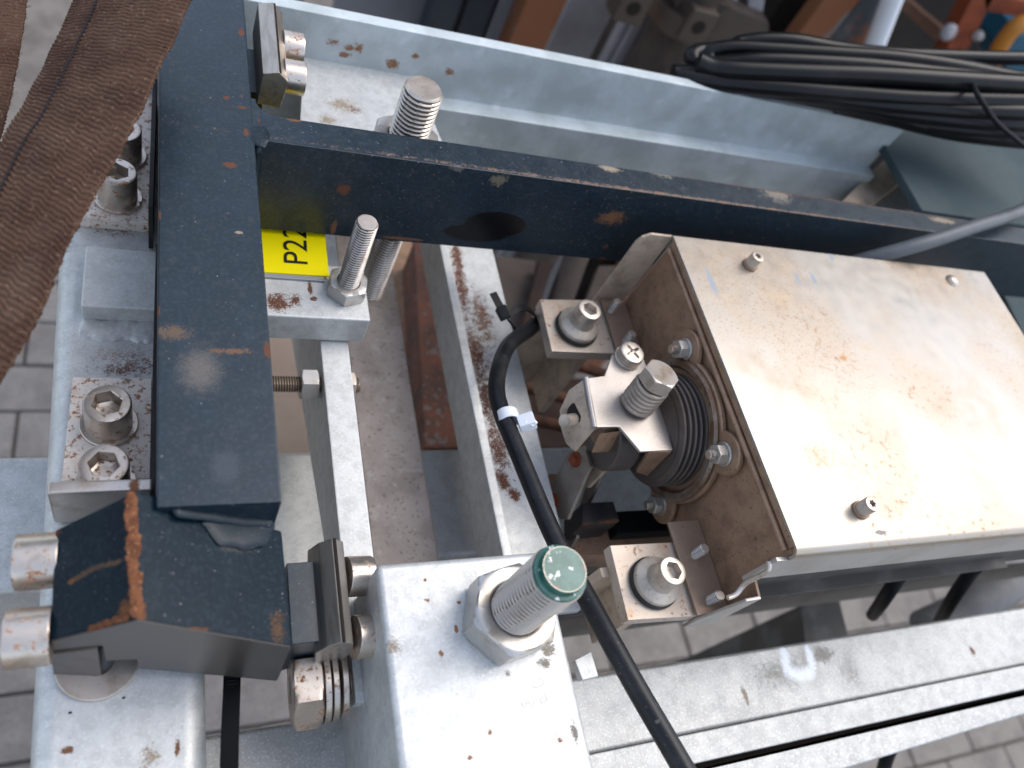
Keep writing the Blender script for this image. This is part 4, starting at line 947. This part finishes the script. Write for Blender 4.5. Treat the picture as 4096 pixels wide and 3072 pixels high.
part('band', move(washer_bm(5.4, 6.9, -3.6, 3.6, 40, .5), c0, tdir), m_plastic_white, wt)
hp = PZ(2098, 1688, -60)
rx = (RW @ Vector((1, 0.25, 0))).normalized()
part('locking_head', move(bevel(box(-4.6, 5.2, -3.6, 3.8, -4.2, 4.2, 0.8), 0), hp + rx * 1.0, tdir, 0.5), m_plastic_white, wt)
part('tail', slab_on([PZ(2118, 1650, -56), PZ(2152, 1690, -56), PZ(2132, 1704, -56), PZ(2100, 1690, -56)], (0, 0, -1), 1.4, .2), m_plastic_white, wt)
bt = thing('black_cable_tie', 'black plastic cable tie with its tail sticking up, on the cable by the bracket', 'cable tie', tuple(PZ(2010, 1250, -80)))
loop = [PZ(2030, 1262, -78), PZ(2080, 1232, -78), PZ(2120, 1240, -84), PZ(2145, 1280, -94), PZ(2120, 1322, -104), PZ(2090, 1330, -106), PZ(2058, 1312, -98), PZ(2030, 1275, -86), PZ(2010, 1250, -79)]
part('strap', tube([tuple(q) for q in loop], 1, sub=8, sect=[(-2.3, -.6), (2.3, -.6), (2.3, .6), (-2.3, .6)], up=tuple((RW @ Vector((0.3, -.3, -1))).normalized())), m_plastic_black, bt, angle=30)
part('tail', slab_on([PZ(1957, 1176, -75), PZ(1985, 1166, -75), PZ(2024, 1240, -77), PZ(1996, 1252, -77)], RW @ Vector((0, 0, -1)), 1.2, .2), m_plastic_black, bt)
part('locking_head', move(box(-4.4, 4.4, -3.4, 3.4, -3, 3, .7), PZ(2012, 1252, -77), (RW @ Vector((.2, -.2, -1))).normalized(), -.6), m_plastic_black, bt)
# ================================================================== brown webbing slings
def sling(name, label, left, right, length_mm, seed, stitch=None):
    """woven strap between two edge polylines (3D points), ribs and weave as real relief"""
    L, Rr = catmull(left, 40), catmull(right, 40)
    n = min(len(L), len(Rr)); NV = 120
    acc = [0.0]
    for i in range(1, n): acc.append(acc[-1] + ((L[i] + Rr[i]) / 2 - (L[i - 1] + Rr[i - 1]) / 2).length)
    tot = acc[-1]; NU = int(tot / 0.30)
    verts, uvs = [], []
    k = 0
    for a in range(NU + 1):
        s_ = tot * a / NU
        while k < n - 2 and acc[k + 1] < s_: k += 1
        t = (s_ - acc[k]) / max(1e-6, acc[k + 1] - acc[k])
        p0 = L[k].lerp(L[k + 1], t); p1 = Rr[k].lerp(Rr[k + 1], t)
        w = (p1 - p0).length; wd = (p1 - p0) / w
        td = ((L[k + 1] + Rr[k + 1]) - (L[k] + Rr[k])).normalized()
        nn = wd.cross(td); nn = nn if nn.z > 0 else -nn
        nn.normalize()
        for b in range(NV + 1):
            x = b / NV
            xm = x * w
            zig = abs(((xm / 12.0) % 1.0) - 0.5) * 1.1 + xm * 0.03                      # shallow chevrons across the width
            ph = s_ / 2.65 + zig * 0.55 + 0.12 * math.sin(xm * 0.9)
            h = 0.85 * abs(math.sin(math.pi * ph)) ** 0.7
            fine = 0.15 * math.sin(2 * math.pi * (xm / 1.45 + ph * 0.62))
            bow = -3.2 * (2 * x - 1) ** 2 + 1.6 * math.sin(s_ / 60 + seed)
            edge = -0.9 if b in (0, NV) else 0.0
            wob = 0.5 * mathutils.noise.noise(Vector((s_ / 18, xm / 18, seed)))
            verts.append(p0 + wd * (xm + (0.25 * math.sin(s_ * 2.9) if b in (0, NV) else 0)) + nn * (h + fine + bow + edge + wob))
    m = NV + 1
    faces = [(a * m + b, a * m + b + 1, (a + 1) * m + b + 1, (a + 1) * m + b) for a in range(NU) for b in range(NV)]
    f0 = faces[NV // 2]
    if (verts[f0[1]] - verts[f0[0]]).cross(verts[f0[3]] - verts[f0[0]]).z < 0: faces = [f[::-1] for f in faces]
    base = (L[n // 2] + Rr[n // 2]) / 2
    root = thing(name, label, 'sling', tuple(base))
    me = bpy.data.meshes.new('webbing'); me.from_pydata([(v - base) * S for v in verts], [], faces)
    me.polygons.foreach_set('use_smooth', [True] * len(faces))
    o = link_mesh('webbing', me, m_web, root)
    sm = o.modifiers.new('thickness', 'SOLIDIFY'); sm.thickness = 2.2 * S; sm.offset = -1
    if stitch:
        st_ = []
        a = 0
        while a < NU - 8:
            i0, i1 = a * m + int(NV * stitch), (a + 7) * m + int(NV * stitch)
            q0, q1 = verts[i0], verts[min(i1, len(verts) - 1)]
            st_.append(tube([q0 + V(0, 0, -.25), (q0 + q1) / 2 + V(0, 0, .55), q1 + V(0, 0, -.25)], .62, 6, 3)); a += 9
        part('stitching', join(*st_), m_thread, root)
    # loose fibres along the worn edge
    fb = []
    rnd = random.Random(seed)
    for _ in range(90):
        a = rnd.randrange(0, NU); q = verts[a * m + NV]; d = V(rnd.uniform(.2, 1), rnd.uniform(-1, 1), rnd.uniform(0, 1)).normalized()
        l = rnd.uniform(1.0, 3.6)
        fb.append(tube([q, q + d * l * .5 + V(0, 0, .3), q + d * l + V(rnd.uniform(-.6, .6), rnd.uniform(-.6, .6), 0)], .09, 4, 2))
    part('frayed_edge', join(*fb), m_fibre, root)
    return root
m_web = make_mat('brown_webbing', (0.086, 0.045, 0.027), 0.0, 0.85, 0.25, mottle=(38, (0.050, 0.022, 0.013), 0.40, 0.66), speck=((30, 0.54, 0.72, (0.12, 0.075, 0.052), 0.5), (600, 0.58, 0.72, (0.21, 0.13, 0.09), 0.6), (420, 0.6, 0.72, (0.03, 0.012, 0.008), 0.6)), bump=(1600, 0.5, 0.25))
m_thread = make_mat('dark_thread', (0.018, 0.014, 0.016), 0.0, 0.7, 0.3)
m_fibre = make_mat('frayed_fibre', (0.20, 0.125, 0.08), 0.0, 0.8, 0.2)
rt = [(810, -120, 50), (731, 0, 49), (674, 133, 48), (633, 196, 46), (563, 367, 44), (525, 443, 42), (437, 601, 38), (373, 715, 35), (310, 835, 32), (247, 950, 30), (200, 1070, 28), (127, 1253, 24), (44, 1411, 20), (-40, 1540, 16), (-140, 1680, 12)]
lf = [(320, -120, 18), (263, 0, 18), (221, 89, 18), (180, 165, 18), (136, 253, 18), (110, 297, 18), (60, 395, 18), (0, 487, 18), (-55, 600, 16), (-105, 720, 14), (-150, 830, 12), (-215, 990, 10), (-290, 1140, 6), (-380, 1280, 2), (-480, 1420, -2)]
sling('webbing_sling', 'wide worn brown webbing sling with a dark stitch line, slanting over the frame corner', [PZ(*q) for q in lf], [PZ(*q) for q in rt], 400, 3, 0.27)
rt2 = [(110, -80, -30), (98, 0, -30), (90, 60, -30), (75, 140, -30), (62, 210, -30), (45, 290, -30), (30, 360, -30), (12, 430, -30), (-10, 520, -32)]
lf2 = [(-330, -100, -40), (-345, 0, -40), (-352, 60, -40), (-360, 140, -40), (-372, 210, -40), (-390, 290, -40), (-405, 360, -40), (-420, 430, -40), (-440, 520, -42)]
sling('webbing_sling', 'second brown webbing strap just showing at the upper left edge', [PZ(*q) for q in lf2], [PZ(*q) for q in rt2], 300, 9, None)

# ================================================================== things at the right rear
ANG = thing('teal_gusset', 'dark teal painted plate with a clipped corner below the cable coil', 'steel plate', tuple(PZ(3850, 800, -60)))
q = [PZ(3530, 520, -40), PZ(3525, 560, -40), PZ(3690, 842, -40), PZ(4300, 930, -40), (PZ(4300, 470, -40))]
part('plate', slab_on(q, (0, 0, -1), 8, 0.8), m_teal, ANG)
q = [PZ(3990, 1090, -75), PZ(4300, 1110, -75), PZ(4300, 1560, -75), PZ(4010, 1130, -75)]
solo('teal_plate', slab_on([PZ(3960, 1075, -80), PZ(4400, 1085, -80), PZ(4400, 1650, -80), PZ(4180, 1500, -80)], (0, 0, -1), 8, .8), m_teal, 'dark teal plate low behind the far end of the housing', 'steel plate', tuple(PZ(4200, 1200, -88)))
# brown angle between beam end and gusset
q = [PZ(3560, 620, -75), PZ(3640, 700, -75), PZ(3480, 830, -75), PZ(3360, 812, -75)]
solo('brown_strut', slab_on(q, (0, 0, -1), 30, 1), m_post, 'short brown diagonal strut at the end of the galvanised beam', 'steel strut', tuple(PZ(3500, 740, -100)))
q = [PZ(3640, 700, -82), PZ(3700, 845, -82), PZ(3480, 835, -82)]
solo('pale_corner', slab_on(q, (0, 0, -1), 6, .5), m_galv_dull, 'small grey triangular plate between the brown strut and the teal gusset', 'steel plate', tuple(PZ(3600, 800, -88)))
# grey cable lying over the blue bar and behind the lid
gp = [PZ(4300, 720, 24), PZ(4096, 838, 20), PZ(3900, 905, 15), PZ(3720, 965, 6), PZ(3580, 1005, -6), PZ(3470, 1035, -18), PZ(3380, 1062, -30)]
solo('grey_cable', tube([tuple(a) for a in gp], 5.6, 20, 10), m_cable_grey, 'smooth grey cable crossing the far end of the blue bar', 'cable', tuple(gp[2]))
# coil of black cable on the beam: each turn runs left, loops and comes back
coil_t = thing('cable_coil', 'loosely gathered coil of black cable resting on the galvanised beam', 'cable coil', tuple(PZ(3600, 400, -30)))
def run(pts, r=7.5, n=16): return tube([tuple(PY(u, v, y)) for u, v, y in pts], r, n, 8)
runs = [
    [(4300, 215, 520), (4096, 232, 520), (3800, 226, 522), (3500, 212, 525), (3330, 190, 530), (3180, 164, 533), (3050, 160, 535), (2960, 172, 535), (2935, 190, 530)],
    [(4300, 330, 500), (4096, 315, 500), (3850, 268, 505), (3600, 232, 510), (3350, 214, 515), (3100, 198, 520), (2930, 190, 524), (2840, 205, 524), (2830, 232, 520)],
    [(4300, 336, 490), (4096, 325, 490), (3800, 296, 493), (3500, 262, 497), (3250, 246, 500), (3050, 240, 503), (2940, 250, 505), (2850, 262, 508), (2790, 252, 515), (2765, 228, 520), (2790, 206, 526), (2850, 200, 530)],
    [(4300, 340, 470), (4096, 336, 470), (3800, 318, 475), (3500, 300, 480), (3200, 290, 485), (2950, 280, 490), (2850, 272, 495), (2790, 248, 500)],
    [(4300, 362, 480), (4096, 352, 480), (3700, 338, 484), (3300, 318, 490), (3000, 308, 493), (2800, 302, 497), (2690, 298, 500)],
    [(4300, 405, 462), (4096, 402, 462), (3700, 392, 468), (3400, 372, 474), (3150, 352, 480), (2950, 335, 486), (2800, 318, 492), (2700, 306, 498)],
    [(4300, 452, 455), (4096, 448, 455), (3800, 438, 462), (3500, 412, 470), (3250, 378, 478), (3050, 352, 486), (2900, 330, 494)],
    [(4300, 500, 452), (4096, 494, 452), (3850, 480, 458), (3600, 452, 466), (3400, 418, 474), (3200, 378, 482), (3050, 346, 492)],
    [(4300, 545, 450), (4096, 532, 450), (3900, 518, 455), (3700, 494, 462), (3500, 452, 470), (3350, 418, 478)],
    [(4300, 575, 448), (4096, 560, 448), (3950, 545, 452), (3800, 524, 458), (3640, 486, 464), (3500, 448, 472)]]
for i, rr in enumerate(runs): part('cable_turn', run(rr, 6.6 if i < 3 else 8.2), m_coil, coil_t)
wire = [(3885, 330, 470), (3905, 370, 455), (3940, 425, 445), (3985, 488, 438), (4050, 545, 432), (4120, 600, 428)]
solo('thin_wire', run(wire, 2.2, 10), m_plastic_black, 'thin black wire hanging in front of the cable coil', 'wire', tuple(PY(3985, 488, 438)))
# thin cables and clutter beneath the housing, right
for pts, lab in (([(3600, 2300, -130), (3560, 2360, -150), (3520, 2420, -190), (3490, 2460, -240)], 'short black cable hanging below the housing, nearer its middle'), ([(3900, 2270, -130), (3840, 2350, -160), (3790, 2430, -200), (3750, 2500, -260)], 'short black cable hanging below the housing, nearer the right edge'),
                 ([(3560, 3000, -260), (3545, 3040, -270), (3530, 3090, -290)], 'stub of black cable under the rail against the paving')):
    solo('hanging_cable', tube([tuple(PZ(*q)) for q in pts], 5.5, 12, 6), m_plastic_black, lab, 'cable', tuple(PZ(*pts[1])), group='short cables hanging under the housing')
solo('dark_rail', box(225, 1000, 118, 150, -290, -222, 3), make_mat('dull_grey_rail', (0.16, 0.155, 0.15), 0.3, 0.55, 0.4, mottle=(30, (0.10, 0.095, 0.09), .4, .7), speck=((60, .64, .74, (.4, .4, .4), .6),)), 'dull grey rail running low under the housing', 'steel rail', (600, 135, -290))
q = [PZ(3200, 2420, -420), PZ(3360, 2400, -420), PZ(3400, 2560, -420), PZ(3220, 2580, -420)]
solo('dark_post', slab_on(q, (0, 0, -1), 700, 2), m_bg_brown_, 'dark square post standing on the paving under the housing', 'post', tuple(PZ(3300, 2500, -1120)))
m_dark_tube = make_mat('dull_tube', (0.15, 0.15, 0.155), 0.1, 0.65, 0.4, mottle=(20, (0.10, 0.10, 0.105), .4, .7))
solo('cross_tube', tube([PZ(3700, 2520, -420), PZ(3900, 2420, -400), PZ(4200, 2230, -380)], 24, 20, 6), m_dark_tube, 'dull grey tube crossing under the right part of the housing', 'steel tube', tuple(PZ(3900, 2420, -420)))

# ================================================================== machinery standing behind, in the shade
BYD = 1000
m_bg_grey = make_mat('blue_grey_sheet', (0.22, 0.222, 0.245), 0.1, 0.6, 0.4, mottle=(6, (0.155, 0.158, 0.172), .4, .7))
m_bg_lgrey = make_mat('pale_grey_paint', (0.29, 0.28, 0.295), 0.0, 0.6, 0.4, mottle=(8, (0.21, 0.20, 0.21), .4, .7))
m_bg_navy = make_mat('navy_paint', (0.016, 0.023, 0.033), 0.0, 0.5, 0.4, mottle=(10, (0.03, 0.036, 0.042), .4, .7), layers=((14, .60, .64, RUST, 0, .8, 0),))
m_bg_brown = make_mat('grimy_dark_steel', (0.075, 0.058, 0.048), 0.2, 0.6, 0.4, mottle=(12, (0.03, 0.022, 0.018), .4, .7), speck=((40, .58, .7, (0.09, 0.06, 0.045), .6),))
m_bg_rust = make_mat('flaking_rust', (0.20, 0.078, 0.034), 0.0, 0.85, 0.3, stretch=(1, 1, 0.3), mottle=(26, (0.16, 0.145, 0.14), 0.52, 0.60), speck=((30, .55, .7, (0.14, 0.045, 0.02), .8),))
m_bg_patina = make_mat('rust_and_grey_paint', (0.055, 0.062, 0.072), 0.0, 0.7, 0.3, mottle=(9, (0.20, 0.075, 0.035), 0.47, 0.56), speck=((40, .6, .7, (0.15, 0.13, 0.11), .5),))
m_bg_red = make_mat('red_oxide_paint', (0.24, 0.055, 0.020), 0.0, 0.7, 0.3, mottle=(12, (0.12, 0.03, 0.015), .45, .7))
m_bg_white = make_mat('white_pole_paint', (0.70, 0.73, 0.78), 0.0, 0.5, 0.4)
m_bg_orange = make_mat('orange_paint', (0.42, 0.16, 0.02), 0.0, 0.5, 0.4)
m_bg_blue = make_mat('blue_crate_plastic', (0.014, 0.085, 0.14), 0.0, 0.5, 0.4)
m_bg_wood = make_mat('reddish_board', (0.13, 0.065, 0.04), 0, .8, .3, mottle=(8, (.08, .04, .025), .4, .7))
def upright(name, u0, u1, v, y, mat, label, cat='post', depth=60, top=140, ref=60):
    """a post standing on the yard, seen between two pixel columns at height v"""
    a, b = PY(u0, v, y), PY(u1, v, y)
    return solo(name, box(a.x, b.x, y, y + depth, ZG, top, 3, 2), mat, label, cat, ((a.x + b.x) / 2, y, ZG))
upright('sheet_panel', 1000, 1215, 20, 1060, m_bg_lgrey, 'pale grey panel behind the upper left of the galvanised beam', 'panel', 12)
upright('sheet_panel', 1330, 1745, 40, 1050, m_bg_grey, 'dark blue grey panel behind the bright top lip, beside the navy post', 'panel', 12)
upright('machine_post', 1745, 1835, 50, 960, m_bg_navy, 'navy machine post with rust, leftmost of the posts behind the beam', 'post')
upright('machine_post', 1850, 1965, 60, 985, m_bg_navy, 'dull blue post with a rust streak, second of the posts behind the beam', 'post')
upright('machine_post', 1975, 2065, 60, 990, m_bg_grey, 'plain dark grey post just left of the orange rusty one', 'post')
upright('machine_post', 2075, 2235, 80, 950, m_bg_rust, 'bright orange rusty post with flaking paint', 'post')
upright('sheet_panel', 2235, 2430, 100, 1080, m_bg_lgrey, 'plain grey panel right of the orange rusty post', 'panel', 12)
upright('slim_strip', 2428, 2450, 160, 1020, m_bg_brown, 'dark strip at the edge of the grey panel', 'strip', 20)
upright('slim_strip', 2458, 2482, 160, 1000, m_bg_lgrey, 'thin pale strip left of the round machine column', 'strip', 20, -150)
upright('slim_strip', 2500, 2545, 160, 990, m_bg_lgrey, 'wider pale strip touching the round machine column', 'strip', 20, -140)
# column with its two-eared clamp collar
col = thing('machine_column', 'dark round column wearing a split clamp collar with two bolt holes', 'machine column', tuple(V(PY(2640, 200, 960).x, 960, ZG)))
ca, cb_ = PY(2540, 200, 960), PY(2745, 190, 960)
cr = (cb_.x - ca.x) / 2; cxc = (ca.x + cb_.x) / 2
part('shaft', move(lathe([(0, ZG), (cr, ZG), (cr, 200), (0, 200)], 40), (cxc, 960, 0)), m_bg_brown, col)
zc0 = PY(2640, 135, 960 - cr).z; zc1 = PY(2640, 45, 960 - cr).z
clr = part('collar', move(lathe([(cr + .5, zc0), (cr + 9, zc0), (cr + 9, zc1), (cr + .5, zc1)], 40), (cxc, 960, 0)), make_mat('collar_steel', (0.095, 0.075, 0.06), 0.4, 0.55, 0.4, mottle=(14, (0.17, 0.075, 0.03), .52, .62)), col)
for u, v in ((2535, 35), (2795, 110)):
    c = PY(u, v, 960 - cr - 12)
    e = part('ear', box(c.x - 22, c.x + 22, c.y, c.y + 40, c.z - 24, c.z + 24, 3), clr.data.materials[0], col)
    part('bolt_hole', move(lathe([(0, 0), (10, 0), (10, 1.2), (0, 1.2)], 28), c, (0, -1, 0)), m_hole, e)
solo('machine_beam', hexa([tuple(PY(u, v, 930)) for u, v in ((2700, -60), (3075, 90), (3080, 215), (2700, 260))], [tuple(PY(u, v, 930) + V(0, 40, 0)) for u, v in ((2700, -60), (3075, 90), (3080, 215), (2700, 260))], 2), m_bg_brown, 'dark brown machine arm right of the collar', 'machine arm', tuple(PY(2900, 120, 930)))
upright('sheet_panel', 2735, 2850, 210, 1090, m_bg_lgrey, 'grey panel showing between the column and the cable coil', 'panel', 12, -250)
upright('dark_upright', 3060, 3210, 100, 1040, m_hole, 'near black upright left of the patchy rusty post', 'post')  # plain near-black box between the machine arm and the post
upright('machine_post', 3205, 3350, 120, 960, m_bg_rust, 'rusty orange half of the patchy post under the cable coil', 'post', 30)
upright('machine_post', 3352, 3530, 120, 962, m_bg_patina, 'grey half of the patchy post streaked with rust, beside the white pole', 'post', 50)
wp0, wp1 = PY(3490, 205, 930), PY(3590, -60, 930)
d_ = (wp1 - wp0).normalized()
solo('white_pole', tube([wp0 - d_ * 500, wp0, wp1, wp1 + d_ * 200], 16, 18, 4), m_bg_white, 'slanting white pole behind the cable coil', 'pole', tuple(wp0 - d_ * 500))
solo('leaning_board', hexa([tuple(PY(u, v, 1150)) for u, v in ((3560, 0), (3620, -10), (3830, 165), (3780, 195))], [tuple(PY(u, v, 1150) + V(0, 30, 0)) for u, v in ((3560, 0), (3620, -10), (3830, 165), (3780, 195))], 1), m_bg_wood, 'brown board slanting down in the dark corner', 'board', tuple(PY(3700, 90, 1150)))
rf = thing('red_frame', 'red oxide steel frame in the dark upper right corner', 'steel frame', tuple(PY(3790, 230, 1080)))
for pts in (((3765, 240), (3850, 240), (3985, -30), (3900, -30)), ((3930, -30), (3945, 45), (4120, 75), (4120, 10))):
    part('member', hexa([tuple(PY(u, v, 1080)) for u, v in pts], [tuple(PY(u, v, 1080) + V(0, 35, 0)) for u, v in pts], 1), m_bg_red, rf)
solo('orange_tube', tube([tuple(PY(3955, 300, 1040)), tuple(PY(3985, 215, 1040)), tuple(PY(4040, 130, 1040)), tuple(PY(4090, 95, 1040)), tuple(PY(4180, 120, 1040))], 15, 16, 8), m_bg_orange, 'bent orange tube at the upper right edge', 'tube', tuple(PY(3985, 215, 1040)))
solo('blue_crate', hexa([tuple(PY(u, v, 1100)) for u, v in ((4030, 330), (4020, 215), (4080, 140), (4300, 140), (4300, 330))], [tuple(PY(u, v, 1100) + V(0, 120, 0)) for u, v in ((4030, 330), (4020, 215), (4080, 140), (4300, 140), (4300, 330))], 2), m_bg_blue, 'blue plastic crate corner behind the orange tube', 'crate', tuple(PY(4150, 300, 1100)))
for u, v, r_, m, lab in ((3788, 125, 15, m_bg_lgrey, 'pale round knob against the red frame'), (3905, 140, 9, m_galv_dull, 'small dull grey knob right of the red frame')):  # plain knobs in pale grey and dull grey
    solo('machine_button', move(lathe([(0, 0), (r_, 0), (r_, 8), (r_ * .6, 14), (0, 15)], 24), PY(u, v, 1075), (0, -1, .3)), m, lab, 'knob', tuple(PY(u, v, 1075)))
# coloured odds and ends over the machine arm
for u0, v0, u1, v1, m, lab in ((2800, -40, 2890, 40, make_mat('dull_yellow', (0.25, 0.22, 0.09), 0, .6), 'dull yellow fitting with a dark hole above the collar'), (2920, -40, 2945, 45, m_bg_lgrey, 'thin pale rod above the machine arm'), (2935, 30, 2965, 60, make_mat('green_plastic', (0.01, 0.17, 0.06), 0, .5), 'small green cap above the machine arm'), (2985, -40, 3050, 70, m_bg_lgrey, 'pale grey clip beside the dark upright')):
    pts = ((u0, v1), (u1, v1), (u1 + 15, v0), (u0 + 15, v0))
    solo('machine_fitting', hexa([tuple(PY(u, v, 955)) for u, v in pts], [tuple(PY(u, v, 955) + V(0, 30, 0)) for u, v in pts], 2), m, lab, 'fitting', tuple(PY(u0, v1, 955)))
solo('backdrop_wall', box(330, 3200, 1500, 1540, ZG, 1500, 0), make_mat('shade_backdrop', (0.02, 0.017, 0.016), 0, .9, .2, mottle=(3, (.035, .028, .024), .4, .7)), 'dark backdrop wall behind the machinery, background shade put into its colour', 'wall', (600, 1500, ZG))  # backdrop; the shade behind the machinery is put into its near-black colour
